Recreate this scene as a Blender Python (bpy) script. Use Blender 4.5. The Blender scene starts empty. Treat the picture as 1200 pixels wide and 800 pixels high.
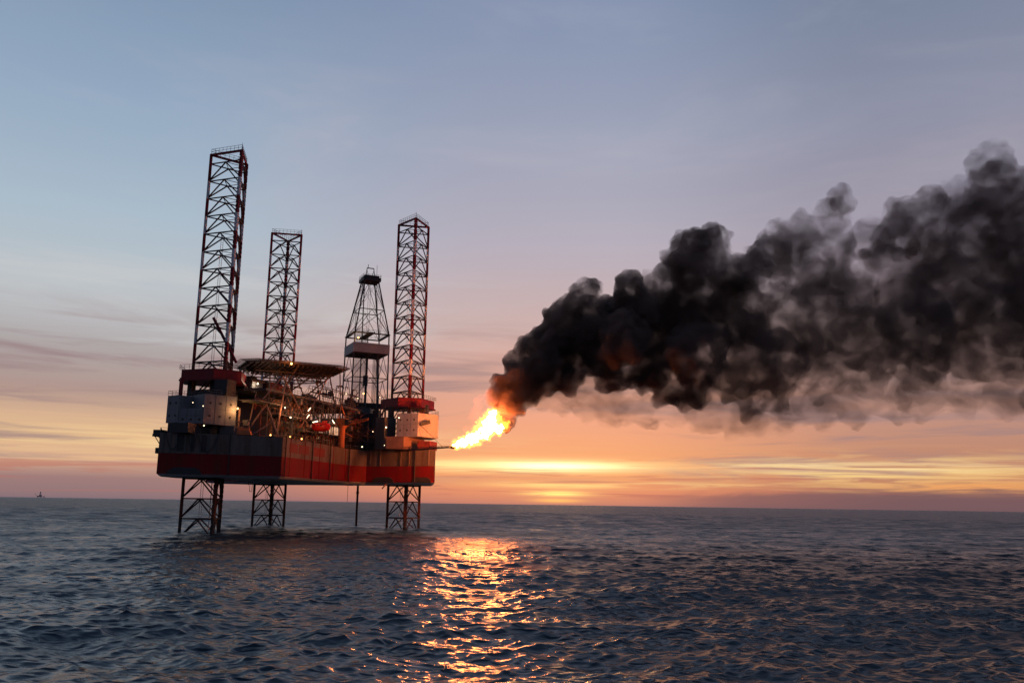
import bpy, bmesh, math, random
import numpy as np
from mathutils import Vector, Matrix, noise as mnoise

random.seed(7)
sc = bpy.context.scene
COL = sc.collection
RAD = math.radians

# ------------------------------------------------------------------ helpers
def lin(r, g, b):
    f = lambda c: (c / 255 / 12.92) if c / 255 <= 0.04045 else ((c / 255 + 0.055) / 1.055) ** 2.4
    return (f(r), f(g), f(b), 1.0)

CAM_H = 8.6
PITCH = math.atan(190.3 / 1000.0)
ROLL = RAD(0.84)
CAM_M = Matrix.Rotation(math.pi / 2 + PITCH, 4, 'X') @ Matrix.Rotation(ROLL, 4, 'Z')

def pt(x, y, Y):
    """a survey point: photo direction (1200x800) carried out to ground distance Y"""
    d = CAM_M.to_3x3() @ Vector(((x - 600) / 1000.0, (400 - y) / 1000.0, -1.0))
    return Vector((0, 0, CAM_H)) + d * (Y / d.y)

def tag(o, label=None, cat=None, group=None, kind=None):
    if label: o['label'] = label
    if cat: o['category'] = cat
    if group: o['group'] = group
    if kind: o['kind'] = kind
    return o

def empty(name, loc):
    o = bpy.data.objects.new(name, None)
    COL.objects.link(o)
    o.location = loc
    o.empty_display_size = 2
    return o

WORLD_OF = {}

class MB:
    """collects shapes (in world metres) into one mesh"""
    def __init__(self):
        self.v, self.f, self.m = [], [], []
    def add(self, vs, fs, mat=0):
        b = len(self.v)
        self.v += [tuple(p) for p in vs]
        self.f += [tuple(b + i for i in f) for f in fs]
        self.m += [mat] * len(fs)
        return self
    def tube(self, a, b, r, n=6, r2=None, mat=0, caps=True):
        a, b = Vector(a), Vector(b)
        r2 = r if r2 is None else r2
        d = (b - a)
        if d.length < 1e-6: return self
        d.normalize()
        s = d.orthogonal().normalized(); t = d.cross(s)
        vs = []
        for p, rr in ((a, r), (b, r2)):
            for i in range(n):
                an = 2 * math.pi * i / n
                vs.append(p + (s * math.cos(an) + t * math.sin(an)) * rr)
        fs = [(i, (i + 1) % n, n + (i + 1) % n, n + i) for i in range(n)]
        if caps:
            fs += [tuple(range(n - 1, -1, -1)), tuple(range(n, 2 * n))]
        return self.add(vs, fs, mat)
    def path(self, pts, r, n=6, mat=0):
        for a, b in zip(pts, pts[1:]): self.tube(a, b, r, n, mat=mat)
        return self
    def beam(self, a, b, w, h, mat=0):
        a, b = Vector(a), Vector(b)
        d = (b - a).normalized()
        up = Vector((0, 0, 1)) if abs(d.z) < 0.95 else Vector((0, 1, 0))
        s = d.cross(up).normalized(); t = s.cross(d)
        vs = []
        for p in (a, b):
            for i, j in ((-1, -1), (1, -1), (1, 1), (-1, 1)):
                vs.append(p + s * (w / 2 * i) + t * (h / 2 * j))
        return self.add(vs, [(0, 1, 5, 4), (1, 2, 6, 5), (2, 3, 7, 6), (3, 0, 4, 7), (3, 2, 1, 0), (4, 5, 6, 7)], mat)
    def prism(self, poly, z0, z1, mat=0, side=None, top=None, bottom=None):
        n = len(poly)
        A = sum(poly[i][0] * poly[(i + 1) % n][1] - poly[(i + 1) % n][0] * poly[i][1] for i in range(n))
        if A < 0: poly = poly[::-1]
        vs = [(p[0], p[1], z0) for p in poly] + [(p[0], p[1], z1) for p in poly]
        self.add(vs, [(i, (i + 1) % n, n + (i + 1) % n, n + i) for i in range(n)], mat if side is None else side)
        self.add(vs, [tuple(range(n, 2 * n))], mat if top is None else top)
        self.add(vs, [tuple(range(n - 1, -1, -1))], mat if bottom is None else bottom)
        return self
    def box(self, c, sx, sy, z0, z1, ang=0.0, mat=0):
        ca, sa = math.cos(ang), math.sin(ang)
        poly = [(c[0] + ca * i * sx / 2 - sa * j * sy / 2, c[1] + sa * i * sx / 2 + ca * j * sy / 2) for i, j in ((-1, -1), (1, -1), (1, 1), (-1, 1))]
        return self.prism(poly, z0, z1, mat)
    def ball(self, c, r, sq=(1, 1, 1), mat=0, nu=10, nv=6):
        vs, fs = [], []
        for j in range(nv + 1):
            th = math.pi * j / nv
            for i in range(nu):
                ph = 2 * math.pi * i / nu
                vs.append((c[0] + r * sq[0] * math.sin(th) * math.cos(ph), c[1] + r * sq[1] * math.sin(th) * math.sin(ph), c[2] + r * sq[2] * math.cos(th)))
        for j in range(nv):
            for i in range(nu):
                fs.append((j * nu + i, (j + 1) * nu + i, (j + 1) * nu + (i + 1) % nu, j * nu + (i + 1) % nu))
        return self.add(vs, fs, mat)
    def rail(self, pts, h=1.15, step=2.0, r=0.045, mat=0, closed=False):
        pts = [Vector(p) for p in pts]
        if closed: pts = pts + [pts[0]]
        for a, b in zip(pts, pts[1:]):
            L = (b - a).length
            n = max(1, int(round(L / step)))
            for i in range(n + 1):
                p = a.lerp(b, i / n)
                self.tube(p, p + Vector((0, 0, h)), r, 4, mat=mat, caps=False)
            for k in (0.5, 1.0):
                self.tube(a + Vector((0, 0, h * k)), b + Vector((0, 0, h * k)), r, 4, mat=mat, caps=False)
        return self
    def build(self, name, mats, parent=None, smooth=False):
        if not isinstance(mats, (list, tuple)): mats = [mats]
        org = WORLD_OF[parent] if parent is not None else Vector((0, 0, 0))
        me = bpy.data.meshes.new(name)
        me.from_pydata([(p[0] - org.x, p[1] - org.y, p[2] - org.z) for p in self.v], [], self.f)
        for m in mats: me.materials.append(m)
        me.polygons.foreach_set('material_index', self.m)
        if smooth: me.polygons.foreach_set('use_smooth', [True] * len(self.f))
        me.update()
        o = bpy.data.objects.new(name, me)
        COL.objects.link(o)
        if parent is not None: o.parent = parent
        WORLD_OF[o] = org.copy()
        return o
    def build_top(self, name, mats, smooth=False):
        """a top-level mesh thing with its origin at its base"""
        a = np.array(self.v)
        org = Vector(((a[:, 0].min() + a[:, 0].max()) / 2, (a[:, 1].min() + a[:, 1].max()) / 2, a[:, 2].min()))
        self.v = [(p[0] - org.x, p[1] - org.y, p[2] - org.z) for p in self.v]
        o = self.build(name, mats, None, smooth)
        o.location = org
        WORLD_OF[o] = org
        return o

# ---------------------------------------------------------------- materials
def new_mat(name):
    m = bpy.data.materials.new(name); m.use_nodes = True
    nt = m.node_tree; nt.nodes.clear()
    out = nt.nodes.new('ShaderNodeOutputMaterial')
    return m, nt, out

def N(nt, typ, **kw):
    n = nt.nodes.new(typ)
    for k, v in kw.items(): setattr(n, k, v)
    return n

def paint(name, col, rough=0.55, rust=0.35, metal=0.0, scale=0.35, streak=True):
    m, nt, out = new_mat(name)
    L = nt.links.new
    b = N(nt, 'ShaderNodeBsdfPrincipled')
    b.inputs['Roughness'].default_value = rough
    b.inputs['Metallic'].default_value = metal
    b.inputs['Specular IOR Level'].default_value = .22
    geo = N(nt, 'ShaderNodeNewGeometry')
    mp = N(nt, 'ShaderNodeMapping'); mp.inputs['Scale'].default_value = (1, 1, 0.16 if streak else 1)
    L(geo.outputs['Position'], mp.inputs['Vector'])
    n1 = N(nt, 'ShaderNodeTexNoise'); n1.inputs['Scale'].default_value = scale; n1.inputs['Detail'].default_value = 7; n1.inputs['Roughness'].default_value = 0.65
    L(mp.outputs[0], n1.inputs['Vector'])
    n2 = N(nt, 'ShaderNodeTexNoise'); n2.inputs['Scale'].default_value = scale * 4; n2.inputs['Detail'].default_value = 5
    L(geo.outputs['Position'], n2.inputs['Vector'])
    r = N(nt, 'ShaderNodeValToRGB'); r.color_ramp.elements[0].position = 0.46; r.color_ramp.elements[1].position = 0.72
    L(n1.outputs['Fac'], r.inputs['Fac'])
    mu = N(nt, 'ShaderNodeMath', operation='MULTIPLY'); mu.inputs[1].default_value = rust
    L(r.outputs['Color'], mu.inputs[0])
    mix = N(nt, 'ShaderNodeMix', data_type='RGBA')
    mix.inputs['A'].default_value = (*col, 1); mix.inputs['B'].default_value = (0.075, 0.034, 0.018, 1)
    L(mu.outputs[0], mix.inputs['Factor'])
    mr = N(nt, 'ShaderNodeMapRange'); mr.inputs['To Min'].default_value = 0.72; mr.inputs['To Max'].default_value = 1.22
    L(n2.outputs['Fac'], mr.inputs['Value'])
    hs = N(nt, 'ShaderNodeHueSaturation')
    L(mix.outputs['Result'], hs.inputs['Color']); L(mr.outputs[0], hs.inputs['Value'])
    L(hs.outputs['Color'], b.inputs['Base Color'])
    bp = N(nt, 'ShaderNodeBump'); bp.inputs['Strength'].default_value = 0.25; bp.inputs['Distance'].default_value = 0.05
    L(n2.outputs['Fac'], bp.inputs['Height']); L(bp.outputs[0], b.inputs['Normal'])
    L(b.outputs[0], out.inputs['Surface'])
    return m

def glow(name, col, s):
    m, nt, out = new_mat(name)
    e = N(nt, 'ShaderNodeEmission'); e.inputs['Color'].default_value = (*col, 1); e.inputs['Strength'].default_value = s
    nt.links.new(e.outputs[0], out.inputs['Surface'])
    return m

M = dict(
    red=paint('leg_red_paint', (0.20, 0.014, 0.02), 0.5, 0.35),
    white=paint('leg_white_paint', (0.72, 0.70, 0.70), 0.5, 0.25),
    rustleg=paint('weathered_leg_steel', (0.16, 0.045, 0.03), 0.6, 0.7),
    brace=paint('dark_brace_steel', (0.06, 0.042, 0.044), 0.6, 0.5),
    hullred=paint('hull_red_paint', (0.21, 0.008, 0.012), 0.75, 0.7, scale=0.30),
    hullgrey=paint('hull_grey_paint', (0.165, 0.125, 0.105), 0.7, 0.9, scale=0.32),
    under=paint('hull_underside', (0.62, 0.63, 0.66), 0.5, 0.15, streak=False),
    deck=paint('deck_plate', (0.10, 0.10, 0.10), 0.7, 0.5, streak=False),
    panel=paint('jack_panel_shaded', (0.19, 0.19, 0.205), 0.5, 0.3),  # jack house colour darkened for the side away from the flare
    block=paint('jack_panel_flarelit', (0.42, 0.40, 0.40), 0.5, 0.3),  # same housing, lightened so its colour carries the flare light
    dark=paint('dark_machinery', (0.045, 0.045, 0.048), 0.6, 0.4),
    mid=paint('grey_machinery', (0.10, 0.102, 0.105), 0.6, 0.45),
    lamptint=paint('cabin_paint_lamp_tint', (0.25, 0.14, 0.11), 0.6, 0.35),  # reddish tint puts the orange floodlight glow into the base colour
    blue=paint('blue_grey_tank', (0.17, 0.20, 0.24), 0.5, 0.3),
    wind=paint('windwall_and_far_haze', (0.33, 0.32, 0.34), 0.6, 0.15),
    orange=paint('crane_orange_paint', (0.55, 0.17, 0.06), 0.5, 0.2),
    boat=paint('lifeboat_red', (0.60, 0.02, 0.015), 0.35, 0.08),
    patch=paint('rust_red_plate', (0.20, 0.035, 0.03), 0.6, 0.5),
    glass=paint('dark_window_glass', (0.02, 0.022, 0.025), 0.15, 0.0),
    lampw=glow('white_lamp', (1.0, 0.74, 0.45), 5.0),
    lampo=glow('sodium_lamp', (1.0, 0.46, 0.12), 9.0),
)

# ============================================================ THE RIG
L1c, L2c, L3c = Vector((-79.1, 226.3, 0)), Vector((-82.6, 299.3, 0)), Vector((-34.3, 282.5, 0))
U = Vector((0.302, 0.953, 0)); NN = Vector((0.953, -0.302, 0))
AX = math.atan2(U.y, U.x)
def loc(a, c, z=0.0):
    p = L1c + U * a + NN * c
    return Vector((p.x, p.y, z))

rig = empty('jackup_rig', (-62, 268, 0))
WORLD_OF[rig] = Vector((-62, 268, 0))
tag(rig, 'red and grey three-legged drilling rig jacked up above the sea, lit by its flare', 'oil rig')

# ---- hull
ZB, ZR, ZD = 14.7, 19.7, 24.7
HP = [(-86.4, 211), (-72.7, 214.5), (-58.5, 220.5), (-50.4, 267), (-45.8, 274.5), (-23.0, 264), (-23.7, 271), (-25.6, 290), (-91.3, 313), (-102, 304),
      (-102, 290), (-79, 281), (-78, 256), (-81, 243), (-90, 231), (-89, 218)]
mb = MB()
mb.prism(HP, ZB, ZR, mat=1, bottom=2)
# sloping bilge strake under the red band
nH = len(HP); ins = []
for i in range(nH):
    p0, p1, p2 = (Vector((*HP[(i + k) % nH], 0)) for k in (-1, 0, 1))
    d1, d2 = (p1 - p0).normalized(), (p2 - p1).normalized()
    n = (Vector((d1.y, -d1.x, 0)) + Vector((d2.y, -d2.x, 0))).normalized()
    ins.append(p1 - n * 1.0)
vs = [(p[0], p[1], ZB - .004) for p in HP] + [(p.x, p.y, ZB - .6) for p in ins]
mb.add(vs, [(nH + i, nH + (i + 1) % nH, (i + 1) % nH, i) for i in range(nH)] + [tuple(range(2 * nH - 1, nH - 1, -1))], 2)
mb.prism(HP, ZR, ZD, mat=0, top=3)
hull = mb.build('hull', [M['hullgrey'], M['hullred'], M['under'], M['deck']], rig)
tag(hull, 'grey hull side over a broad red band')

def along(i, t, off, z):
    a, b = Vector((*HP[i], 0)), Vector((*HP[(i + 1) % len(HP)], 0))
    d = (b - a).normalized(); n = Vector((d.y, -d.x, 0))
    p = a.lerp(b, t) + n * off
    return Vector((p.x, p.y, z))
def slab(mb, i, t0, t1, z0, z1, th, mat=0, gap=0.004):
    A, B = along(i, t0, gap, 0), along(i, t1, gap, 0)
    C, D = along(i, t1, th, 0), along(i, t0, th, 0)
    return mb.prism([(p.x, p.y) for p in (A, B, C, D)], z0, z1, mat)

# vertical fender pipes down the hull side
for i, t in ((2, 0.03), (2, 0.40), (2, 0.68), (3, 0.05), (4, 0.72), (1, 0.16)):
    b = MB()
    p = along(i, t, 0.28, 0)
    b.tube((p.x, p.y, ZB - 0.2), (p.x, p.y, ZD + 0.4), 0.16, 6)
    for z in (16, 19, 22): b.tube((p.x, p.y, z), along(i, t, 0.0, z), 0.1, 4)
    b.build('standpipe', M['dark'], hull)
# rusty plates on the bright side
for t0, t1 in ((0.09, 0.20), (0.215, 0.36), (0.43, 0.60)):
    slab(MB(), 2, t0, t1, 21.0, 23.4, 0.06).build('side_plate', M['patch'], hull)
# stiffeners, and raised dark plates painting shaded openings on the bow end
for t in (0.06, 0.17, 0.27, 0.42, 0.50, 0.67, 0.80, 0.93):
    slab(MB(), 0, t, t + 0.022, ZR + 0.1, ZD, 0.35).build('stiffener', M['mid'], hull)
for t0, t1 in ((0.30, 0.40), (0.53, 0.58), (0.70, 0.78)):
    slab(MB(), 0, t0, t1, ZR + 0.6, ZD - 0.3, 0.12).build('opening_shade_plate', M['dark'], hull)
for t in (0.05, 0.2, 0.5, 0.62, 0.9):
    slab(MB(), 4, t, t + 0.014, ZR + 0.1, ZD, 0.3).build('stiffener', M['hullgrey'], hull)
for t in (0.1, 0.3, 0.52, 0.74, 0.95):
    slab(MB(), 2, t, t + 0.006, ZB + .2, ZD, 0.10).build('stiffener', M['hullgrey' if t < 0 else 'hullred'], hull)
# raised dark plates painting the shade of spudcan recesses in the red band
for i, t0, t1 in ((0, 0.16, 0.74), (4, 0.68, 0.95), (4, 0.10, 0.42)):
    A, B = along(i, t0, 0, 0), along(i, t1, 0, 0)
    d = (B - A); w = d.length; d.normalize(); n = Vector((d.y, -d.x, 0))
    b = MB()
    prof = [(0, ZB), (w, ZB), (w * 0.95, ZB + 0.9), (w * 0.8, ZB + 1.6), (w * 0.2, ZB + 1.6), (w * 0.05, ZB + 0.9)]
    vs = [A + d * s + n * 0.01 + Vector((0, 0, z)) for s, z in prof] + [A + d * s + n * 0.22 + Vector((0, 0, z)) for s, z in prof]
    k = len(prof)
    b.add(vs, [tuple(range(k, 2 * k))] + [(j, (j + 1) % k, k + (j + 1) % k, k + j) for j in range(k)])
    b.build('recess_shade_plate', M['dark'], hull)
# hoses looping over the bow end
for t0, t1, sag in ((0.10, 0.36, 4.4), (0.62, 0.98, 4.8), (0.46, 0.62, 3.5)):
    b = MB()
    pts = []
    for k in range(13):
        s = k / 12
        p = along(0, t0 + (t1 - t0) * s, 0.5, ZD + 0.3 - sag * 4 * s * (1 - s))
        pts.append(p)
    b.path(pts, 0.09, 5); b.build('hose', M['dark'], hull)
b = MB()
for i in range(len(HP)):
    b.rail([along(i, 0, -0.15, ZD), along(i, 1, -0.15, ZD)], 1.2, 2.2, 0.05)
b.build('railing', M['mid'], hull)
# service pipes hanging below the hull
b = MB()
for dx, zz in ((0, 11.2), (0.7, 12.3), (-0.5, 12.9)):
    p = pt(293, 566, 262)
    b.tube((p.x + dx, p.y, ZB), (p.x + dx, p.y, zz), 0.08, 5)
b.tube((p.x, p.y, 11.2), (p.x + 0.7, p.y, 11.2), 0.08, 5); b.tube((p.x + .7, p.y, 11.2), (p.x + .7, p.y, 13), 0.08, 5)
b.build('hanging_pipe', M['rustleg'], hull)
b = MB(); p0 = pt(279, 562, 258); p1 = pt(330, 562, 262)
b.beam((p0.x, p0.y, ZB - .35), (p1.x, p1.y, ZB - .35), 2.0, 0.6); b.build('keel_beam', M['dark'], hull)
b = MB(); p0 = pt(409, 566, 290); b.box((p0.x, p0.y), 2.6, 2.6, ZB - .8, ZB + .0 - .01); b.tube((p0.x - .3, p0.y, ZB - .8), (p0.x - .3, p0.y, 8.6), .07, 5)
b.build('sea_chest', M['dark'], hull)
b = MB(); p0 = pt(448, 572, 268); p1 = pt(453, 566, 270); b.tube(p0, p1, 0.22, 6); b.build('dump_pipe', M['rustleg'], hull)

# ---- legs: triangular lattice, K-braced
def leg(c, angs, name='leg'):
    R = 5.95
    ch = [Vector((c.x + R * math.cos(RAD(a)), c.y + R * math.sin(RAD(a)), 0)) for a in angs]
    ZT, ZL, BAY, Z1 = 103.5, -14.0, 5.1, 100.6
    levels = [Z1 - BAY * k for k in range(int((Z1 - ZL) / BAY) + 1)]
    up = lambda p, z: Vector((p.x, p.y, z))
    b = MB()
    for k, z in enumerate(levels):
        mids = []
        for i in range(3):
            A, B = ch[i], ch[(i + 1) % 3]
            md = (A + B) / 2; mids.append(md)
            b.tube(up(A, z), up(B, z), 0.19, 6)
            if k + 1 < len(levels):
                b.tube(up(md, z - .05), up(A, levels[k + 1] + 0.25), 0.20, 6)
                b.tube(up(md, z - .05), up(B, levels[k + 1] + 0.25), 0.20, 6)
            b.ball(up(md, z - .1), 0.42, (1, 1, 0.7), nu=6, nv=4)
        for i in range(3):
            b.tube(up(mids[i], z), up(mids[(i + 1) % 3], z), 0.10, 5)
    o = b.build(name, M['brace'], rig)
    for i in range(3):
        b = MB()
        cuts = [ZT] + [levels[k] for k in range(1, len(levels))] + [ZL]
        out = (ch[i] - c).normalized(); tng = Vector((-out.y, out.x, 0))
        for k, (za, zb) in enumerate(zip(cuts, cuts[1:])):
            mt = (k % 2) if zb > 40 else (2 if zb > 3 else 3)
            b.tube(up(ch[i], zb), up(ch[i], za), 0.42, 10, mat=mt, caps=(k in (0, len(cuts) - 2)))
            for s in (-1, 1):      # toothed rack plate on both sides of the chord
                for j in range(4):
                    u0, u1 = zb + (za - zb) * (j + 0.1) / 4, zb + (za - zb) * (j + 0.9) / 4
                    b.beam(up(ch[i] + tng * s * 0.5, u0), up(ch[i] + tng * s * 0.5, u1), 0.16, 0.20, mat=mt)
        b.build('chord', [M['red'], M['white'], M['rustleg'], M['dark']], o)
    b = MB()
    for i in range(3):
        b.beam(up(ch[i], ZT - 0.2), up(ch[(i + 1) % 3], ZT - 0.2), 0.5, 0.55)
    b.build('top_frame', M['red'], o)
    b = MB(); b.rail([up(q, ZT + .1) for q in ch], 1.4, 1.3, 0.05, closed=True)
    q = ch[1]; b.tube(up(q, ZT), up(q, ZT + 2.2), 0.16, 6, 0.02)
    b.build('top_railing', M['brace'], o)
    b = MB()       # caged ladder and raw-water pipe inside the leg
    l0 = c + Vector((-0.9, -1.0, 0))
    for dx in (-0.3, 0.3): b.tube(up(l0 + Vector((dx, 0, 0)), 2), up(l0 + Vector((dx, 0, 0)), 80), 0.06, 5)
    for k in range(120): b.tube(up(l0 + Vector((-.3, 0, 0)), 3 + k * .64), up(l0 + Vector((.3, 0, 0)), 3 + k * .64), 0.03, 4, caps=False)
    b.tube(up(c + Vector((1.0, .6, 0)), -5), up(c + Vector((1.0, .6, 0)), 50), 0.13, 6)
    b.build('ladder', M['white'], o)
    return o, ch

leg1, CH1 = leg(L1c, (-170, -50, 70))
leg2, CH2 = leg(L2c, (-139, -19, 101))
leg3, CH3 = leg(L3c, (161, -79, 41))
# loose brace hanging inside the first leg, seen as one darker diagonal
b = MB(); b.tube(pt(250, 372, 224), pt(277, 425, 226), 0.40, 8); b.build('raker', M['red'], leg1)

# ---- jack houses
def poly_at(pts): return [(p.x, p.y) for p in pts]

def jack_house(c, blocks, cap, posts, dots, side_railing, clutter, mat='panel'):
    b = MB()
    for pl, z0, z1 in blocks: b.prism(pl, z0, z1)
    jh = b.build('jack_house', M[mat], rig)
    b = MB(); b.prism(cap, 39.3, 41.9)
    ex = [((q[0] - c.x) * 1.06 + c.x, (q[1] - c.y) * 1.06 + c.y) for q in cap]
    b.prism(ex, 38.9, 39.297)
    cp = b.build('jack_platform', M['red'], jh)
    b = MB(); b.rail([(q[0], q[1], 41.9) for q in ex[:]], 1.2, 1.6, 0.05, closed=True); b.build('railing', M['mid'], jh)
    for (x, y, w, z0, z1, m) in posts:
        b = MB(); b.box((x, y), w, w, z0, z1, AX); b.build('jack_column', M[m], jh)
    for p, n in dots:
        b = MB(); b.tube(p - n * 0.02, p + n * 0.10, 0.30, 10); b.build('vent_cover', M['dark'], jh)
    for pl, z0, z1 in blocks:
        A, B = Vector((*pl[0], 0)), Vector((*pl[1], 0)); d = (B - A).normalized(); n = Vector((d.y, -d.x, 0)); L = (B - A).length
        if L < 5 or abs(d.y) > .9: continue
        b = MB()
        for t in (.335, .665):
            p = A.lerp(B, t) + n * .03; b.beam((p.x, p.y, z0 + .05), (p.x, p.y, z1 - .05), .05, .06)
        p, q = A + n * .03, B + n * .03; zm = z0 + (z1 - z0) * .52; b.beam((p.x, p.y, zm), (q.x, q.y, zm), .05, .05)
        b.build('weld_seam', M['mid'], jh)
    for pl, zz in side_railing:
        b = MB(); b.rail([(q[0], q[1], zz) for q in pl], 1.2, 1.4, 0.045, closed=True); b.build('block_railing', M['mid'], jh)
    for (x, y, w, d, z0, z1, m) in clutter:
        b = MB(); b.box((x, y), w, d, z0, z1, AX); b.build('gearbox', M[m], jh)
    return jh

def face_dots(A, B, z0, z1, nx, nz, mx=0.18, mz=0.28):
    A, B = Vector((*A, 0)), Vector((*B, 0)); d = (B - A).normalized(); n = Vector((d.y, -d.x, 0))
    out = []
    for i in range(nx):
        for j in range(nz):
            t = mx + (1 - 2 * mx) * (i / max(1, nx - 1)); s = mz + (1 - 2 * mz) * (j / max(1, nz - 1))
            p = A.lerp(B, t); out.append((Vector((p.x, p.y, z0 + (z1 - z0) * s)), n))
    return out

def quad(A, B, depth):
    A, B = Vector((*A, 0)), Vector((*B, 0)); d = (B - A).normalized(); n = Vector((d.y, -d.x, 0))
    return poly_at([A, B, B - n * depth, A - n * depth])

def hexagon(c, r, rot, sq=1.0):
    return [(c.x + r * math.cos(rot + k * math.pi / 3 + (0.26 if k % 2 else -0.26)), c.y + r * math.sin(rot + k * math.pi / 3 + (0.26 if k % 2 else -0.26))) for k in range(6)]

# first leg: split house with a low panel between two blocks
a1, b1 = pt(239, 480, 213.0), pt(277, 480, 219.5)
a2, b2 = pt(195.5, 480, 215.5), pt(209, 480, 213.5)
blk_r = quad((a1.x, a1.y), (b1.x, b1.y), 8.5)
blk_l = quad((a2.x, a2.y), (b2.x, b2.y), 7.0)
blk_m = quad((b2.x + .01, b2.y + 0.3), (a1.x - .01, a1.y + 0.5), 2.5)
dots = face_dots((a1.x, a1.y), (b1.x, b1.y), 27.2, 34.6, 3, 2) + face_dots((b2.x, b2.y + .3), (a1.x, a1.y + .5), 27.2, 31, 3, 1) + face_dots((a2.x, a2.y), (b2.x, b2.y), 27.2, 34.4, 2, 2, .25)
pA, pB, pC = pt(212.5, 450, 215), pt(264, 450, 219), pt(240, 450, 221)
jh1 = jack_house(L1c, [(blk_r, 27.2, 34.7), (blk_l, 27.4, 34.3), (blk_m, 27.3, 31.0)],
    [(L1c.x + 8.9 * math.cos(RAD(t)), L1c.y + 8.9 * math.sin(RAD(t))) for t in (-195, -145, -75, -25, 45, 95)],
    [(pA.x, pA.y, 0.7, 34.3, 38.9, 'red'), (pB.x, pB.y, 3.9, 34.7, 38.9, 'dark'), (CH1[0].x, CH1[0].y, 1.5, 24.7, 38.9, 'dark'),
     (CH1[2].x, CH1[2].y, 2.2, 24.7, 38.9, 'dark'), (CH1[1].x - 3, CH1[1].y + 1, 1.2, 24.7, 38.9, 'dark')],
    dots, [(blk_r, 34.7), (blk_l, 34.3)],
    [(-80, 218, 14.5, 6.0, 24.7, 27.1, 'dark'), (-84.3, 219, 3.0, 5, 24.7, 27.3, 'mid'), (-76.5, 222, 8, 6, 31, 35.8, 'dark'), (-71.5, 219.5, 4.2, 4, 24.7, 27.1, 'mid'), (-80.5, 221.5, 5, 4, 31.0, 33.8, 'dark')])
# third leg: one pale block to the fore, a second face towards the flare
a3, b3 = pt(464.5, 505, 267.5), pt(489.5, 505, 263.8)
c3 = pt(513.5, 505, 270.5)
blk = [(a3.x, a3.y), (b3.x, b3.y), (c3.x, c3.y), (c3.x - 3, c3.y + 8), (a3.x + 2, a3.y + 9)]
w0, w1 = pt(440, 500, 272), pt(450.5, 500, 269.5)
wall_l = quad((w0.x, w0.y), (w1.x, w1.y), 5)
dots = face_dots((a3.x, a3.y), (b3.x, b3.y), 28.6, 35.9, 3, 2)
pD, pE = pt(500, 480, 269), pt(458, 480, 274)
jh3 = jack_house(L3c, [(blk, 28.6, 35.9)],
    [(L3c.x + 8.9 * math.cos(RAD(t)), L3c.y + 8.9 * math.sin(RAD(t))) for t in (-224, -174, -104, -54, 16, 66)],
    [(pD.x, pD.y, 1.0, 35.9, 38.9, 'dark'), (pE.x, pE.y, 1.3, 24.7, 38.9, 'dark'), (CH3[0].x, CH3[0].y, 1.4, 24.7, 38.9, 'rustleg'),
     (CH3[2].x, CH3[2].y, 1.5, 24.7, 38.9, 'red')],
    dots, [(blk, 35.9)],
    [(-33.5, 270.5, 14, 6.0, 24.7, 28.5, 'lamptint'), (-42, 276, 4, 4, 24.7, 33.4, 'dark'), (-26, 268.5, 6, 4, 24.7, 27.4, 'patch')], 'block')
b = MB(); b.prism(wall_l, 24.9, 35.0); b.build('jack_wall', M['mid'], jh3)
# awning over the flare-side face
b = MB(); q0, q1 = pt(493, 497, 263.5), pt(504, 494, 265); b.beam(q0, q1, 0.3, 1.2); b.build('awning', M['dark'], jh3)
# second leg: half hidden behind the helideck
jh2 = jack_house(L2c, [([(-94, 290), (-76, 288), (-72, 300), (-78, 310), (-92, 309)], 27.0, 35.0)],
    [(L2c.x + 8.9 * math.cos(RAD(t)), L2c.y + 8.9 * math.sin(RAD(t))) for t in (-164, -114, -44, 6, 76, 126)],
    [(CH2[i].x, CH2[i].y, 1.5, 24.7, 38.9, 'dark') for i in range(3)], [], [], [(-84, 295, 9, 7, 35, 38, 'dark')])

# ---- bow-side platform hanging off the left of the hull
b = MB()
p0, p1 = pt(178.5, 509, 214), pt(206, 508, 213)
b.prism([(p0.x, p0.y), (p1.x, p1.y), (p1.x + 1, p1.y + 5), (p0.x + 1, p0.y + 5)], 23.9, 24.5)
b.prism([(p0.x + .1, p0.y + .1), (p0.x + 2.0, p0.y + .1), (p0.x + 2.6, p0.y + 4.8), (p0.x + .7, p0.y + 4.8)], 24.504, 25.6)
plat = b.build('side_platform', M['dark'], rig)
for dy in (0.3, 4.0):
    b = MB(); b.tube((p0.x + .6, p0.y + dy, 23.9), (p1.x - 2.6, p0.y + dy, 19.6), 0.11, 5); b.tube((p0.x + 1.4, p0.y + dy, 23.9), (p1.x - 2.9, p0.y + dy, 21.8), 0.09, 5)
    b.build('platform_brace', M['brace'], plat)
b = MB(); p2 = pt(186.5, 531, 213); b.box((p2.x, p2.y), 1.1, 2.5, 19.6, 21.0); b.build('bumper', M['dark'], plat)

# ---- quarters block, service deck, helideck
def rect(a0, a1, c0, c1): return poly_at([loc(a0, c0), loc(a0, c1), loc(a1, c1), loc(a1, c0)])
b = MB(); b.prism(rect(16, 42, -9, 7.0), ZD, 30.8); b.prism(rect(18, 40, -9, 5.6), 30.804, 37.4)
quarters = b.build('quarters_block', M['lamptint'], rig)
for z in (27.2, 33.4):
    for k in range(9):
        c_face = 7.0 if z < 30 else 5.6
        a = 19 + k * 2.3
        if k in (4,): continue
        b = MB(); q = loc(a, c_face + 0.06); b.box((q.x, q.y), 1.1, 0.12, z, z + 1.0, AX); b.build('cabin_window', M['glass'], quarters)
for a, z in ((28.3, 24.9), (36, 31.0)):
    b = MB(); q = loc(a, (7.0 if z < 30 else 5.6) + 0.06); b.box((q.x, q.y), 1.0, 0.12, z, z + 2.1, AX); b.build('cabin_door', M['mid'], quarters)
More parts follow.
